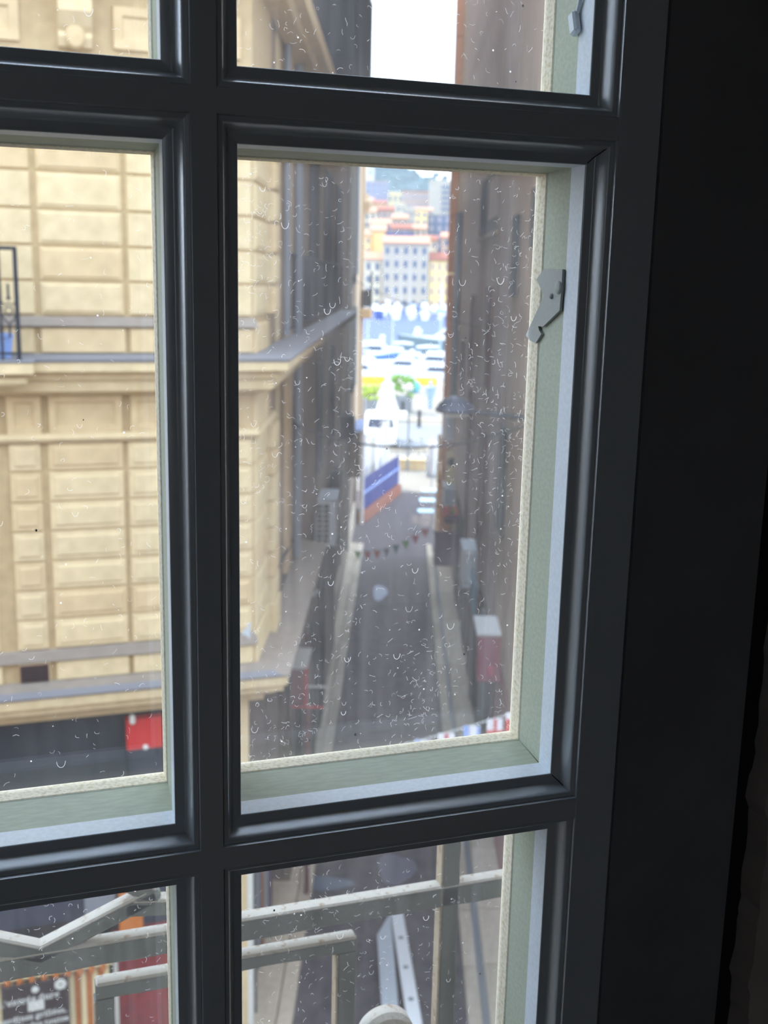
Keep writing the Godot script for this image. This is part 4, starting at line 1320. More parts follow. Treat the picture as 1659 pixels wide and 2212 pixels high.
func alley_things():
	cable("cable", "dark cable strung across the alley below the street lamp", "cable", ap(-1.34, 6.73, 13.5), ap(1.56, 6.78, 13.5), 0.30, 0.014, "iron")
	cable("cable", "short dark rod from the stone corner to the left air conditioner", "rod", ap(-1.28, 5.42, 11.4), ap(-1.36, 5.05, 15.2), 0.0, 0.02, "iron")
	cable("cable", "thin pale wire high across the alley by the dark window", "wire", ap(-1.4, 8.5, 30.0), ap(1.5, 7.6, 22.0), 0.1, 0.008, "iron")
	# near bunting with rectangular flags
	var a := ap(-0.9, 3.62, 10.3)
	var b := ap(1.62, 4.46, 10.3)
	cable("garland", "white cord of the near bunting crossing the alley mouth", "cord", a, b, 0.03, 0.004, "white")
	var labels := ["blue and white bunting flag, leftmost on the near cord", "white and red bunting flag left of the pale blue one", "pale blue and white bunting flag on the near cord", "white bunting flag with a red cross", "red and white bunting flag at the right end of the near cord"]
	var fs := [0.484, 0.575, 0.675, 0.766, 0.84]
	for k in 5:
		var p: Vector3 = a.lerp(b, fs[k]) + Vector3.DOWN * (0.03 * 4 * fs[k] * (1 - fs[k]))
		var f := thing("bunting_flag", labels[k], "flag", p, -AL + rng.randf_range(-0.25, 0.25), "")
		var st := sst()
		var w := 0.165
		var h := 0.20
		var nx := 8
		var pnt := func(i: int, j: int) -> Vector3: return Vector3(-w / 2 + w * i / nx, -0.004 - h * j / 6.0, 0.012 * sin(i * 0.9 + k) * j / 6.0)
		for i in nx:
			for j in 6:
				quad(st, pnt.call(i, j), pnt.call(i + 1, j), pnt.call(i + 1, j + 1), pnt.call(i, j + 1), Vector3.BACK)
		part("cloth", st, "bunting_cloth", f)
		if k == 3 or k == 1:
			pbox("red_cross", Vector3(-0.014, -h, 0.010), Vector3(0.014, -0.004, 0.013), "red", f)
			pbox("red_cross", Vector3(-w / 2, -h * 0.78, 0.010), Vector3(w / 2, -h * 0.62, 0.013), "red", f)
		elif k == 4:
			pbox("red_band", Vector3(-w / 2, -h, 0.010), Vector3(w / 2, -h * 0.35, 0.013), "red", f)
		else:
			pbox("blue_band", Vector3(-w / 2, -h, 0.010), Vector3(-w / 2 + 0.05, -0.004, 0.013), "blue_light", f)
			pbox("blue_band", Vector3(w / 2 - 0.03, -h, 0.010), Vector3(w / 2, -0.004, 0.013), "blue_light", f)
	# far bunting with small triangles
	a = ap(-1.2, 1.35, 28.6)
	b = ap(1.0, 2.3, 28.2)
	cable("garland", "thin cord of the far bunting low across the alley", "cord", a, b, 0.28, 0.005, "grey")
	var cols := ["green", "red", "red", "grey", "teal", "green", "pink", "flower"]
	for k in 8:
		var fr := 0.08 + 0.115 * k
		var p: Vector3 = a.lerp(b, fr) + Vector3.DOWN * (0.28 * 4 * fr * (1 - fr))
		var f := thing("pennant", "%s pennant on the far bunting, %s from the left" % [cols[k].replace("flower", "orange"), ["first", "second", "third", "fourth", "fifth", "sixth", "seventh", "eighth"][k]], "pennant", p, -AL, "small pennants across the alley")
		var st := sst()
		plate(st, PackedVector2Array([Vector2(-0.10, 0), Vector2(0.10, 0), Vector2(0.02, -0.26)]), -0.006, 0.006)
		part("cloth", st, cols[k], f)
	# white perforated rail and grey strip on the street below the window
	var r1 := athing("perforated_rail", "white perforated metal rail slanting over the street below the window", "rail", 0.09, 0.35, 13.45)
	var st := sst()
	bx(st, Vector3.ZERO, Vector3(0.165, 0.05, 3.4), 0.012)
	part("channel", st, "white", r1, Vector3(0.165, 0, 1.7), 0.098)
	for k in 5:
		st = sst()
		lathe(st, [Vector2(0, 0.004), Vector2(0.03, 0.004), Vector2(0.034, 0)], 14)
		part("hole", st, "grey", r1, Vector3(0.035 + 0.0585 * k, 0.0255, 0.4 + 0.6 * k))
	var r2 := athing("grey_strip", "pale grey metal strip beside the perforated rail below the window", "strip", -0.10, 0.28, 12.95)
	st = sst()
	plate(st, PackedVector2Array([Vector2(-0.10, -2.6), Vector2(0.09, -2.6), Vector2(0.09, 0.12), Vector2(-0.10, -0.38)]), 0, 0.05, Transform3D(Basis(Vector3.RIGHT, -PI / 2), Vector3.ZERO))
	part("strip_body", st, "greywhite", r2, Vector3(0.06, 0, 0), 0.06)
	# pale blots on the asphalt
	for q in [[0.12, 14.75, 0.28, 0.42, "pinkbox", "faint lavender blot on the asphalt left of the upright guard bar"], [-0.85, 14.3, 0.34, 0.18, "hull_blue", "bluish wet patch on the asphalt by the left kerb"], [-0.42, 29.3, 0.20, 0.75, "greywhite", "pale rectangular cover in the middle of the alley"]]:
		st = sst()
		var o := PackedVector2Array()
		for k in 22:
			var g := TAU * k / 22
			var rr := 1.0 + 0.12 * sin(g * 3 + 1) + rng.randf_range(-0.05, 0.05)
			o.append(Vector2(cos(g) * q[2] * rr, sin(g) * q[3] * rr))
		plate(st, o, 0.0, 0.004, Transform3D(Basis(Vector3.RIGHT, -PI / 2), Vector3.ZERO))
		var bl := athing("road_patch", q[5], "patch", q[0], 0.001, q[1])
		M["patch_" + q[4]] = M[q[4]].duplicate()
		M["patch_" + q[4]].albedo_color = Color(0.46, 0.44, 0.50) if q[4] == "pinkbox" else Color(0.30, 0.34, 0.42) if q[4] == "hull_blue" else Color(0.62, 0.66, 0.74)
		part("patch_body", st, "patch_" + q[4], bl)

# ------------------------------------------------------------------ where the alley opens to the quay
func alley_end():
	# blue banner fence on a brick kerb, from the left wall to the middle
	var dirx := Vector3(1.30, 0, -5.8)   # in alley axes
	var turn := atan2(-dirx.z, dirx.x)
	var L := dirx.length()
	var f := athing("banner_fence", "blue banner fence with pale handrail on a brick kerb at the alley's end", "fence", -1.30, 0.0, 38.0, "", turn)
	pbox("brick_kerb", Vector3(0, 0, -0.12), Vector3(L, 0.38, 0.16), "brick", f, 0.02)
	for k in 5:
		pbox("banner", Vector3(L * k / 5.0 + 0.02, 0.40, -0.02), Vector3(L * (k + 1) / 5.0 - 0.02, 1.55, 0.01), "blue", f, 0.006)
	var st := sst()
	tube(st, [Vector3(0, 1.05, 0.05), Vector3(L, 1.05, 0.05)], 0.035, 10)
	part("handrail", st, "blue_light", f)
	for k in [0, 5]:
		st = sst()
		tube(st, [Vector3(L * k / 5.0, 0.38, 0.03), Vector3(L * k / 5.0, 1.6, 0.03)], 0.03, 8)
		part("post", st, "white", f)
	var mp := athing("white_mast", "tall thin white post left of the banner fence", "post", -1.20, 0.3, 36.6)
	st = sst()
	tube(st, [Vector3(0, 0, 0), Vector3(0, 4.3, 0)], 0.06, 12)
	part("post_body", st, "white", mp)
	# white sheet above the fence, drawn up like a windbreak
	var ws := athing("white_windbreak", "white canvas windbreak rising behind the blue banner fence", "canvas", -1.45, 0.0, 40.5, "", turn)
	for k in 4:
		st = sst()
		for i in 10:
			var q := func(ii: int, y: float) -> Vector3:
				var x := (k + ii / 10.0) * 1.25
				return Vector3(x, y, 0.10 * sin(ii * 0.9 + k))
			quad(st, q.call(i, 0.3), q.call(i + 1, 0.3), q.call(i + 1, 2.3 + 0.18 * k), q.call(i, 2.3 + 0.18 * k), Vector3.BACK)
		part("sheet", st, ["white", "offwhite"][k % 2], ws)
	st = sst()
	for k in 5:
		tube(st, [Vector3(1.25 * k, 0, -0.1), Vector3(1.25 * k, 2.5 + 0.18 * k, -0.1)], 0.03, 8)
	part("pole", st, "greywhite", ws)
	# small tables outside the bar on the right
	var lab := ["nearest", "middle", "farthest"]
	for k in 3:
		var t := athing("cafe_table", "pale blue cafe table by the bamboo poles, %s of three" % lab[k], "table", 0.98 + 0.10 * k, 0, 37.0 + 1.9 * k, "cafe tables")
		pbox("tabletop", Vector3(-0.28, 0.70, -0.28), Vector3(0.28, 0.735, 0.28), "table_blue", t, 0.012)
		for q in [[-0.22, -0.22], [0.22, -0.22], [-0.22, 0.22], [0.22, 0.22]]:
			part("leg", box_mesh(Vector3(0.03, 0.70, 0.03), 0.004), "greywhite", t, Vector3(q[0], 0.35, q[1]))
	var um := athing("closed_parasol", "closed bright white parasol beside the bamboo poles", "parasol", 1.36, 0, 43.5)
	st = sst()
	tube(st, [Vector3(0, 0, 0), Vector3(0, 2.35, 0)], 0.025, 8)
	part("pole", st, "greywhite", um)
	st = sst()
	lathe(st, [Vector2(0.03, 0.75), Vector2(0.12, 0.9), Vector2(0.17, 1.5), Vector2(0.18, 2.0), Vector2(0.12, 2.2), Vector2(0.02, 2.3)], 10)
	part("canopy", st, "white", um)
	# low stone bench-like wall, bicycle on a rack
	var lw := athing("low_wall", "low beige stone wall across the far end of the alley", "wall", 0.55, 0, 49.5)
	pbox("coping", Vector3(-0.75, 0.42, -0.3), Vector3(0.75, 0.52, 0.3), "stone_a", lw, 0.02)
	pbox("wall_body", Vector3(-0.7, 0, -0.25), Vector3(0.7, 0.42, 0.25), "stone_c", lw, 0.02)
	bicycle(athing("bicycle", "grey bicycle leaning beyond the low beige wall", "bicycle", 0.75, 0.02, 52.5))
	var bn := athing("litter_bin", "dark grey litter bin right of the low beige wall", "bin", 1.45, 0, 47.6)
	st = sst()
	lathe(st, [Vector2(0.0, 0), Vector2(0.22, 0), Vector2(0.25, 0.95), Vector2(0.20, 1.05), Vector2(0, 1.08)], 18)
	part("bin_body", st, "grey", bn)
	var lpst := athing("lamp_post", "thin grey lamp post standing on the quay", "lamp post", 0.42, 0.02, 49.0)
	st = sst()
	tube(st, [Vector3(0, 0, 0), Vector3(0, 0.8, 0), Vector3(0, 3.7, 0)], [0.07, 0.05, 0.035], 10)
	part("post_body", st, "grey", lpst)
	st = sst()
	lathe(st, [Vector2(0, 3.62), Vector2(0.12, 3.66), Vector2(0.15, 3.8), Vector2(0.08, 3.95), Vector2(0, 3.97)], 12)
	part("globe", st, "white", lpst)
	# road bands and bollards
	for k in 2:
		struct("trim_3" if k == 0 else "trim_4", box_mesh(Vector3(60, 0.14, 0.35), 0.02), "paving", ["stone kerb of the quay road", "far stone kerb of the quay road"][k], ap(0, 0.08, [55.0, 67.0][k]), -AL)
	struct("floor", box_mesh(Vector3(80, 0.02, 9.0)), "grey", "grey roadway along the quay", ap(0, 0.03, 60.5), -AL)
	var bl := ["dark bollard near the quay lamp post", "dark bollard right by the bamboo poles' top", "dark bollard right of the white stone monument"]
	for k in 3:
		var q: Array = [[1.16, 63.9], [2.72, 65.2], [0.2, 68.6]][k]
		var t := athing("bollard", bl[k], "bollard", q[0], 0.02, q[1])
		st = sst()
		lathe(st, [Vector2(0, 0), Vector2(0.13, 0), Vector2(0.13, 0.06), Vector2(0.10, 0.10), Vector2(0.10, 0.85), Vector2(0.13, 0.9), Vector2(0.11, 1.0), Vector2(0, 1.06)], 14)
		part("bollard_body", st, "iron", t)
	car(athing("car", "white car with a dark windscreen parked on the quay road behind the windbreak", "car", -0.95, 0.05, 57.0, "", PI))
	# white stone monument with planters
	var mo := athing("monument", "white tapering stone monument on a broad base on the quay", "monument", -0.75, 0.02, 67.5)
	pbox("base", Vector3(-1.3, 0, -0.8), Vector3(1.2, 0.45, 0.8), "offwhite", mo, 0.04)
	st = sst()
	lathe(st, [Vector2(0.0, 0.45), Vector2(0.75, 0.45), Vector2(0.70, 0.55), Vector2(0.45, 1.3), Vector2(0.34, 2.0), Vector2(0.40, 2.06), Vector2(0.40, 2.16), Vector2(0.22, 2.25), Vector2(0.12, 2.6), Vector2(0, 2.7)], 18)
	part("shaft", st, "offwhite", mo)
	var pn := ["planter with yellow-green shrubs left of the white monument", "planter with bright green shrubs right of the white monument"]
	for k in 2:
		var t := athing("planter", pn[k], "planter", [-2.2, 0.05][k], 0.02, [71.0, 72.0][k])
		pbox("trough", Vector3(-0.75, 0, -0.5), Vector3(0.75, [0.9, 1.0][k], 0.5), "grey", t, 0.05)
		st = sst()
		for j in 60:
			var c := Vector3(rng.randf_range(-0.8, 0.8), rng.randf_range(0.8, [1.7, 2.3][k]), rng.randf_range(-0.5, 0.5))
			lathe(st, [Vector2(0, -0.12), Vector2(0.16, -0.04), Vector2(0.12, 0.08), Vector2(0, 0.16)], 6, c, Vector3.ONE * rng.randf_range(0.7, 1.4))
		part("foliage", st, ["leaf_b", "leaf"][k], t).set_meta("kind", "stuff")
	var yk := athing("yellow_barrier", "long yellow barrier along the edge of the quay", "barrier", -2.0, 0.02, 88.0)
	for k in 2:
		pbox("panel", Vector3([-2.2, 3.2][k], 0.2, -0.06), Vector3([1.05, 4.9][k], 0.85, 0.06), "yellow", yk, 0.03)
	for x in [-2.1, 1.0, 3.3, 4.8]:
		part("leg", box_mesh(Vector3(0.1, 0.9, 0.1), 0.01), "grey", yk, Vector3(x, 0.45, 0))
	var bb := athing("blue_buoy", "bright blue round buoy on the edge of the quay", "buoy", 1.10, 0.02, 84.0)
	st = sst()
	lathe(st, [Vector2(0, 0), Vector2(0.25, 0.05), Vector2(0.42, 0.3), Vector2(0.42, 0.55), Vector2(0.25, 0.82), Vector2(0.06, 0.9), Vector2(0.05, 1.0), Vector2(0, 1.0)], 18)
	part("buoy_body", st, "cyan", bb)
	var pe := athing("person", "person in pale blue clothes standing on the quay behind the lamp head", "person", 2.05, 0.02, 74.0)
	st = sst()
	lathe(st, [Vector2(0, 0), Vector2(0.15, 0.02), Vector2(0.17, 0.5), Vector2(0.21, 0.9), Vector2(0.19, 1.1), Vector2(0.25, 1.38), Vector2(0.14, 1.5), Vector2(0.06, 1.53), Vector2(0.07, 1.58), Vector2(0.10, 1.66), Vector2(0.10, 1.75), Vector2(0.05, 1.83), Vector2(0, 1.84)], 14, Vector3.ZERO, Vector3(1, 1, 0.65))
	for e in [-1, 1]:
		tube(st, [Vector3(0.22 * e, 1.38, 0), Vector3(0.29 * e, 1.1, 0.02), Vector3(0.28 * e, 0.82, 0.08)], [0.06, 0.05, 0.04], 8)
	part("body", st, "blue_light", pe)

func bicycle(t: Node3D):
	for x in [-0.52, 0.52]:
		var st := sst()
		var p := []
		for k in 25:
			p.append(Vector3(x + 0.33 * cos(TAU * k / 24), 0.34 + 0.33 * sin(TAU * k / 24), 0))
		tube(st, p, 0.022, 6, false)
		for k in 8:
			tube(st, [Vector3(x, 0.34, 0), Vector3(x + 0.32 * cos(TAU * k / 8), 0.34 + 0.32 * sin(TAU * k / 8), 0)], 0.004, 4)
		part("wheel", st, "grey", t)
	var st := sst()
	for q in [[Vector3(-0.52, 0.34, 0), Vector3(-0.05, 0.32, 0)], [Vector3(-0.05, 0.32, 0), Vector3(-0.18, 0.88, 0)], [Vector3(-0.05, 0.32, 0), Vector3(0.36, 0.78, 0)], [Vector3(-0.16, 0.78, 0), Vector3(0.36, 0.82, 0)], [Vector3(0.52, 0.34, 0), Vector3(0.34, 0.98, 0)], [Vector3(-0.52, 0.34, 0), Vector3(-0.16, 0.78, 0)]]:
		tube(st, q, 0.018, 6)
	part("frame", st, "grey", t)
	st = sst()
	tube(st, [Vector3(0.30, 1.0, -0.26), Vector3(0.36, 1.0, 0), Vector3(0.30, 1.0, 0.26)], 0.015, 6)
	part("handlebar", st, "iron", t)
	part("saddle", box_mesh(Vector3(0.24, 0.05, 0.13), 0.02), "dark", t, Vector3(-0.20, 0.90, 0))

func car(t: Node3D):
	# length along z, nose at -z
	var st := sst()
	var prof := PackedVector2Array([Vector2(-2.0, 0.28), Vector2(-2.05, 0.62), Vector2(-1.85, 0.80), Vector2(-1.0, 0.93), Vector2(-0.35, 1.38), Vector2(0.2, 1.46), Vector2(1.2, 1.44), Vector2(1.85, 1.0), Vector2(2.02, 0.85), Vector2(2.02, 0.30)])
	plate(st, prof, -0.82, 0.82, Transform3D(Basis(Vector3(0, 0, 1), Vector3.UP, Vector3(-1, 0, 0)), Vector3.ZERO))
	part("bodywork", st, "white", t)
	st = sst()
	quad(st, Vector3(-0.70, 0.955, -0.985), Vector3(0.70, 0.955, -0.985), Vector3(0.62, 1.37, -0.385), Vector3(-0.62, 1.37, -0.385), Vector3(0, 1, -1))
	for e in [-1.0, 1.0]:
		quad(st, Vector3(0.826 * e, 0.95, -0.75), Vector3(0.826 * e, 0.95, 1.5), Vector3(0.826 * e, 1.36, 1.1), Vector3(0.826 * e, 1.36, -0.25), Vector3(e, 0, 0))
	quad(st, Vector3(-0.68, 1.02, 1.845), Vector3(0.68, 1.02, 1.845), Vector3(0.62, 1.38, 1.30), Vector3(-0.62, 1.38, 1.30), Vector3(0, 1, 1))
	part("glazing", st, "navy", t)
	for x in [-0.76, 0.76]:
		for z in [-1.25, 1.25]:
			st = sst()
			tube(st, [Vector3(x - 0.1, 0.31, z), Vector3(x + 0.1, 0.31, z)], 0.31, 18)
			part("wheel", st, "dark", t)
	for x in [-0.6, 0.6]:
		part("headlamp", box_mesh(Vector3(0.3, 0.12, 0.06), 0.02), "greywhite", t, Vector3(x, 0.70, -2.02))
	part("number_plate", box_mesh(Vector3(0.5, 0.11, 0.02), 0.004), "white", t, Vector3(0, 0.45, -2.06))

# ------------------------------------------------------------------ harbour
func boat(t: Node3D, L: float, kind: int, hull: String, canvas: String):
	# bow towards +x
	var B := L * 0.25
	var H := L * 0.13 + 0.25
	var st := sst()
	var n := 12
	var sec := []
	for i in n + 1:
		var f := float(i) / n
		var wd := B / 2 * (0.85 + 0.3 * f) * sqrt(maxf(0.0, 1.0 - pow(f, 3.2))) if i < n else 0.02
		var dk := H * (1.0 + 0.35 * f * f)
		var x := -L / 2 + L * f + 0.06 * L * f * f
		sec.append([Vector3(x, dk, wd), Vector3(x - 0.05 * L * f, 0.0, wd * 0.8), Vector3(x - 0.05 * L * f, 0.0, -wd * 0.8), Vector3(x, dk, -wd)])
	for i in n:
		var a: Array = sec[i]
		var b: Array = sec[i + 1]
		quad(st, a[0], b[0], b[1], a[1], Vector3(0, -0.2, 1))
		quad(st, a[3], b[3], b[2], a[2], Vector3(0, -0.2, -1))
		quad(st, a[0], b[0], b[3], a[3], Vector3.UP)
	quad(st, sec[0][0], sec[0][1], sec[0][2], sec[0][3], Vector3.LEFT)
	part("hull", st, hull, t)
	if kind == 0 or kind == 1:   # motor boat with cabin
		st = sst()
		var pr := PackedVector2Array([Vector2(-L * 0.28, H), Vector2(-L * 0.26, H * 1.95), Vector2(L * 0.04, H * 2.0), Vector2(L * 0.17, H * 1.35), Vector2(L * 0.32, H * 1.15)])
		plate(st, pr, -B * 0.36, B * 0.36)
		var cab := part("cabin", st, "hull_white", t)
		st = sst()
		var gl := PackedVector2Array([Vector2(-L * 0.24, H * 1.4), Vector2(-L * 0.235, H * 1.8), Vector2(L * 0.03, H * 1.82), Vector2(L * 0.11, H * 1.42)])
		plate(st, gl, -B * 0.37, B * 0.37)
		part("cabin_glazing", st, "boat_glass", cab)
		if kind == 1:
			part("flybridge", box_mesh(Vector3(L * 0.24, H * 0.35, B * 0.66), 0.08), "hull_white", cab, Vector3(-L * 0.12, H * 2.15, 0))
			part("arch", box_mesh(Vector3(L * 0.05, H * 0.8, B * 0.7), 0.05), "hull_white", cab, Vector3(-L * 0.22, H * 2.5, 0))
	elif kind == 2:   # sailing boat
		part("coachroof", box_mesh(Vector3(L * 0.36, H * 0.42, B * 0.5), 0.1), "hull_white", t, Vector3(L * 0.04, H * 1.25, 0))
		st = sst()
		tube(st, [Vector3(L * 0.08, H, 0), Vector3(L * 0.08, H + L * 1.25, 0)], [0.09, 0.05], 8)
		tube(st, [Vector3(L * 0.07, H + 0.9, 0), Vector3(-L * 0.36, H + 0.85, 0)], 0.06, 8)
		part("mast", st, "greywhite", t)
		st = sst()
		tube(st, [Vector3(L * 0.05, H + 1.02, 0), Vector3(-L * 0.15, H + 1.05, 0), Vector3(-L * 0.34, H + 0.98, 0)], [0.10, 0.16, 0.10], 8)
		part("sail_cover", st, canvas, t)
	else:   # open boat under a tarpaulin
		st = sst()
		plate(st, PackedVector2Array([Vector2(-L * 0.46, H), Vector2(-L * 0.42, H * 1.35), Vector2(L * 0.0, H * 1.7), Vector2(L * 0.34, H * 1.4), Vector2(L * 0.42, H * 1.2)]), -B * 0.42, B * 0.42)
		part("tarpaulin", st, canvas, t)

func harbour():
	var st := sst()
	bx(st, Vector3(0, -2.0, -222), Vector3(700, 2.0, 256), 0.0)
	struct("floor", st, "water", "blue water of the harbour", ap(0, 0, 0), -AL)
	struct("wall_quay", box_mesh(Vector3(700, 4.0, 60)), "paving_lit", "far quay of the harbour", ap(0, -1.6, 378), -AL)
	# near moorings: l, s, length, turn, kind, hull, canvas, label
	var list := [
		[-3.5, 100.5, 5.8, 0.22, 0, "hull_white", "white", "white cabin boat moored right behind the yellow barrier"],
		[2.9, 100.5, 5.6, 2.95, 0, "hull_white", "white", "white motor boat moored behind the bright green shrubs"],
		[-5.9, 106.5, 5.0, 0.2, 3, "hull_white", "greywhite", "white boat under a grey cover in the second row at the left"],
		[-0.2, 106.5, 5.8, 2.95, 1, "hull_white", "white", "white flybridge boat in the middle of the second row"],
		[6.2, 106.5, 5.6, 0.15, 3, "hull_white", "tarp_blue", "boat with a blue cover at the right of the second row"],
		[-3.9, 112.5, 6.2, 0.2, 2, "hull_white", "tarp_blue", "sailing boat with a tall mast at the left of the harbour"],
		[3.0, 112.5, 6.2, 2.9, 0, "hull_white", "white", "white cabin boat in the third row, right of centre"],
		[-6.6, 119.0, 5.5, 2.95, 0, "hull_white", "white", "white cabin boat in the fourth row at the left edge"],
		[-0.4, 119.0, 6.0, 0.15, 3, "hull_white", "tarp_blue", "white boat under a bright blue cover in the fourth row"],
		[6.6, 119.0, 6.2, 2.95, 1, "hull_white", "white", "white flybridge boat in the fourth row by the right houses"],
		[-3.6, 125.5, 6.8, 2.95, 1, "hull_white", "white", "white flybridge boat in the fifth row at the left"],
		[3.9, 125.5, 6.4, 0.2, 2, "hull_white", "white", "sailing boat in the fifth row in front of the grey yacht"],
		[-7.2, 132.5, 6.5, 0.15, 0, "hull_white", "white", "white cabin boat in the sixth row by the left houses"],
		[-0.6, 132.5, 6.0, 2.95, 2, "hull_white", "white", "sailing boat in the sixth row, left of the grey yacht"],
		[6.6, 138.5, 13.5, 2.85, 0, "hull_grey", "white", "large yacht with a grey hull and white decks"],
		[-6.4, 147.0, 6.5, 0.1, 0, "hull_white", "white", "small white boat farthest left in the moorings"],
		[7.6, 154.0, 9.0, 3.0, 1, "hull_white", "white", "white motor yacht behind the grey yacht at the right"],
		[2.9, 192.0, 3.6, 1.3, 0, "hull_white", "white", "little white boat alone on the open blue water"],
	]
	for q in list:
		boat(athing("boat", q[7], "boat", q[0], -1.0, q[1], "", q[3]), q[2], q[4], q[5], q[6])
	# moored along the far quay, bows out
	var k := 0
	for row in 4:
		var l := -17.0 + row * 0.9
		while l < 22.0:
			var s := 270.0 + row * 20.0 + rng.randf_range(-3, 3)
			var L := rng.randf_range(6.0, 10.0)
			var blue := k % 7 == 3
			var sail := k % 5 == 2
			var cov := k % 5 == 3
			var what := "blue hulled boat" if blue else "white sailing boat" if sail else "white boat under a cover" if cov else "white cabin boat"
			boat(athing("distant_boat", "%s in the %s row along the far quay" % [what, ["first", "second", "third", "last"][row]], "boat", l, -1.0, s, "boats moored along the far quay", PI / 2 * (1 if k % 2 == 0 else -1) + rng.randf_range(-0.12, 0.12)), L, [0, 1, 2, 3, 0][k % 5], "hull_blue" if blue else "hull_white", ["tarp_blue", "white"][k % 2])
			l += L * 0.25 + rng.randf_range(1.2, 2.2)
			k += 1

# ------------------------------------------------------------------ town across the water
func house(label: String, r: Array, wall: String, roof: String, cols: int, rows: int, win := "pane_far", n := "town_house", group := "", depth := 12.0, flat := false) -> Node3D:
	# r: l0, l1, y0, y1, s
	var w: float = r[1] - r[0]
	var y0: float = r[2] - 6.0
	var h: float = r[3] - y0
	var t := athing(n, label, "building", (r[0] + r[1]) / 2, y0, r[4], group)
	pbox("wall", Vector3(-w / 2, 0, -depth), Vector3(w / 2, h, 0), wall, t)
	if flat:
		pbox("parapet", Vector3(-w / 2 - 0.2, h, -depth), Vector3(w / 2 + 0.2, h + 0.5, 0.2), roof, t, 0.05)
	else:
		var st := sst()
		var rise := minf(3.0, depth * 0.22)
		plate(st, PackedVector2Array([Vector2(-0.7, h - 0.05), Vector2(-0.7, h + 0.35), Vector2(depth * 0.5, h + rise), Vector2(depth + 0.5, h + 0.35), Vector2(depth + 0.5, h - 0.05)]), -w / 2 - 0.3, w / 2 + 0.3, Transform3D(Basis(Vector3(0, 0, -1), Vector3.UP, Vector3(1, 0, 0)), Vector3.ZERO))
		part("roof", st, roof, t)
	if cols > 0:
		var vis := h - 6.0
		for c in cols:
			for q in rows:
				var ww := w / cols * 0.42
				var wh := vis / rows * 0.52
				var f := pbox("window", Vector3(-w / 2 + w * (c + 0.5) / cols - ww / 2 - 0.12, h - vis * (q + 0.55) / rows - wh / 2 - 0.12, -0.2), Vector3(-w / 2 + w * (c + 0.5) / cols + ww / 2 + 0.12, h - vis * (q + 0.55) / rows + wh / 2 + 0.12, 0.06), "town_cream" if wall != "town_cream" else "town_grey", t)
				part("pane", box_mesh(Vector3(ww, wh, 0.1)), win, f, Vector3(0, 0, 0.10))
	return t

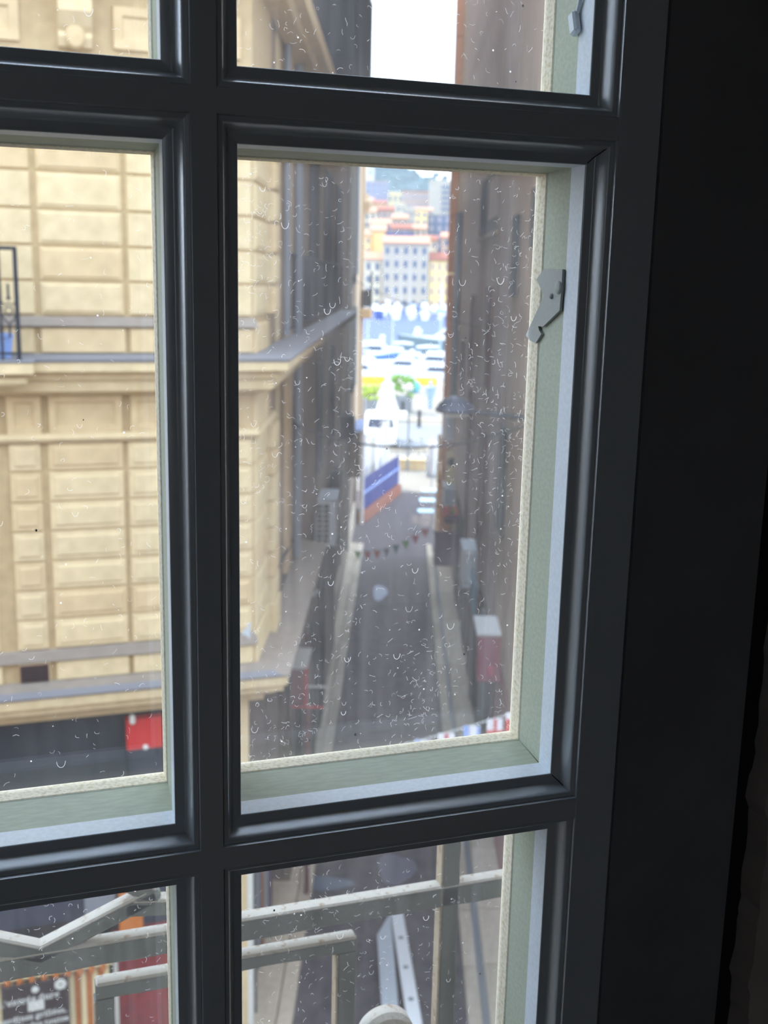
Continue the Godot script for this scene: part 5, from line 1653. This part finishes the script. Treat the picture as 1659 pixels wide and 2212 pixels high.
func far_town():
	# slope and wooded ridge
	var st := sst()
	var prof := [[408.0, 0.0], [430.0, 14.0], [470.0, 24.0], [520.0, 30.0], [600.0, 42.0], [700.0, 56.0], [760.0, 66.0]]
	var ridge := [[-400.0, 92.0], [-57.0, 88.0], [-34.4, 87.3], [-2.1, 87.0], [2.9, 83.4], [7.8, 80.4], [15.9, 77.4], [25.6, 77.0], [30.6, 75.6], [37.1, 73.6], [56.8, 67.7], [400.0, 40.0]]
	var hp := func(i: int, j: int) -> Vector3:
		var l: float = ridge[i][0]
		if j < prof.size():
			return Vector3(l, prof[j][1] * (1.0 if l < 40 else 0.8), -prof[j][0])
		if j == prof.size():
			return Vector3(l, ridge[i][1], -800.0)
		return Vector3(l, -5.0, -1000.0)
	for i in ridge.size() - 1:
		for j in prof.size() + 1:
			quad(st, hp.call(i, j), hp.call(i + 1, j), hp.call(i + 1, j + 1), hp.call(i, j + 1), Vector3(0, 1, 0.3))
	struct("hill", st, "hill", "wooded hill rising behind the town", ap(0, 0, 0), -AL)
	var tw := athing("hill_woods", "dark blue-green woods covering the top of the hill", "woods", 0, 60, 760)
	st = sst()
	for k in 420:
		var l := rng.randf_range(-60, 55)
		var d := rng.randf()
		var top := 87.0
		for i in ridge.size() - 1:
			if l >= ridge[i][0] and l <= ridge[i + 1][0]:
				top = lerpf(ridge[i][1], ridge[i + 1][1], (l - ridge[i][0]) / (ridge[i + 1][0] - ridge[i][0]))
		var r := rng.randf_range(1.6, 3.6)
		lathe(st, [Vector2(0, -r), Vector2(r * 0.8, -r * 0.4), Vector2(r, 0.1 * r), Vector2(r * 0.6, r * 0.7), Vector2(0, r)], 7, Vector3(l, lerpf(64.0, top, d) - 60.0 - r * 0.3, lerpf(2, -40, d)))
	var fo := part("foliage", st, "tree", tw)
	fo.set_meta("kind", "stuff")
	var names := ["left of the two trees standing up on the ridge", "right of the two trees standing up on the ridge"]
	for k in 2:
		var tr := athing("ridge_tree", names[k], "tree", [21.5, 28.0][k], [74.0, 72.0][k], 801.0)
		st = sst()
		tube(st, [Vector3(0, 0, 0), Vector3(0, 5, 0)], 0.3, 6)
		part("trunk", st, "dark", tr)
		st = sst()
		for j in 14:
			lathe(st, [Vector2(0, -1.2), Vector2(1.3, 0), Vector2(0, 1.3)], 7, Vector3(rng.randf_range(-1.8, 1.8), rng.randf_range(3.5, 7.5), rng.randf_range(-1.5, 1.5)))
		part("crown", st, "tree", tr)
	# sea haze lying over the upper town
	var hz := FogVolume.new()
	hz.name = "sea_haze"
	hz.shape = RenderingServer.FOG_VOLUME_SHAPE_BOX
	hz.size = Vector3(500, 170, 560)
	var hm := FogMaterial.new()
	hm.density = 0.0008
	hm.albedo = Color(0.86, 0.93, 1.0)
	hz.material = hm
	add_child(hz)
	hz.position = ap(0, 60, 690)
	hz.rotation.y = -AL
	tag(hz, "thin blue sea haze over the upper town and hill", "haze", "", "stuff")
	# quay front
	var c := house("pale grey five-storey block in the middle of the far quay", [-6.6, 8.1, -1.0, 19.6, 360.0], "town_grey", "roof_tile", 5, 5)
	pbox("awning", Vector3(-8.0, 8.1, 0), Vector3(-1.0, 8.5, 2.6), "town_pink", c, 0.05)
	pbox("solar_panel", Vector3(-6.9, 28.2, -8.0), Vector3(2.6, 30.0, -6.4), "solar", c)
	for k in 4:
		pbox("shop_bay", Vector3(-6.8 + 3.6 * k, 5.5, 0), Vector3(-4.2 + 3.6 * k, 8.0, 0.3), "town_blue", c)
	house("lower cream house with an orange roof at the left of the far quay", [-21.0, -6.9, -1.3, 14.4, 362.0], "town_cream", "roof_tile", 5, 4)
	house("sunlit yellow house right of the grey block on the far quay", [8.4, 21.5, -0.7, 14.6, 361.0], "town_yellow", "roof_red", 6, 4, "town_pink")
	house("pale yellow gabled house rising between the quay houses", [-10.8, -6.2, 12.0, 24.0, 380.0], "town_yellow", "roof_tile", 0, 0)
	# up the slope
	house("tall narrow yellow house halfway up the slope", [4.2, 8.7, 23.0, 33.9, 430.0], "town_yellow", "roof_tile", 2, 4, "town_blue", "town_house", "", 10.0, true)
	house("blue-grey shaded block right of the tall yellow house", [9.0, 24.6, 20.0, 33.0, 440.0], "town_blue", "town_grey", 5, 4, "town_lav", "town_house", "", 14.0, true)
	var sb := house("big pale striped apartment block upper right", [11.3, 29.0, 30.0, 52.1, 520.0], "town_grey", "town_cream", 0, 0, "pane_far", "apartment_block", "", 14.0, true)
	for k in 8:
		pbox("balcony_band", Vector3(-3.4, 8.5 + 2.4 * k, 0), Vector3(8.8, 9.5 + 2.4 * k, 0.6), "town_blue", sb)
	house("wide pale pink block in the middle of the slope", [-1.4, 11.8, 32.0, 49.0, 540.0], "town_pink", "roof_red", 6, 4, "town_lav", "apartment_block", "", 14.0, true)
	var lav := house("lavender apartment block upper left of the town", [-25.0, -8.4, 38.0, 54.7, 560.0], "town_lav", "town_pink", 6, 6, "town_blue", "apartment_block", "", 14.0, true)
	house("whitish house near the top of the hill at the left", [-36.0, -19.3, 70.0, 77.8, 700.0], "town_cream", "town_cream", 4, 2, "town_lav", "town_house", "", 12.0, true)
	var misc := [[-17.5, -10.8, 24.0, 33.0, 430.0], [-11.3, -4.3, 26.0, 35.0, 452.0], [-4.5, 1.2, 22.0, 29.8, 412.0], [-8.9, -1.1, 36.0, 53.0, 600.0], [-11.9, -4.8, 18.0, 27.4, 402.0], [5.2, 11.5, 13.0, 21.6, 387.0], [12.9, 22.0, 13.0, 22.6, 384.0], [-0.3, 5.1, 26.0, 37.0, 472.0], [-16.5, -11.0, 13.0, 22.4, 378.0], [-4.6, 2.6, 19.0, 25.6, 396.0], [2.0, 8.0, 18.0, 26.0, 404.0], [-24.0, -17.0, 20.0, 31.0, 425.0], [17.0, 25.0, 17.0, 28.0, 408.0], [-14.0, -8.0, 30.0, 40.0, 492.0], [4.0, 12.0, 27.0, 37.0, 486.0], [-6.0, 0.5, 31.0, 41.5, 515.0], [-22.0, -14.0, 30.0, 42.0, 505.0]]
	var walls := ["town_cream", "town_pink", "town_grey", "town_yellow", "town_lav"]
	var roofs := ["roof_tile", "roof_red", "roof_tile", "town_cream"]
	var wn := ["cream", "pinkish", "grey", "yellow", "lavender"]
	var rn := ["orange tiled", "dull red", "orange tiled", "flat pale"]
	for k in misc.size():
		house("small %s house with %s roof, %s on the crowded slope" % [wn[k % 5], rn[k % 4], "left" if misc[k][1] < -5 else "right" if misc[k][0] > 5 else "in the middle"], misc[k], walls[k % 5], roofs[k % 4], 3, 3, "pane_far", "slope_house", "small houses crowded on the slope", 9.0, k % 4 == 3)
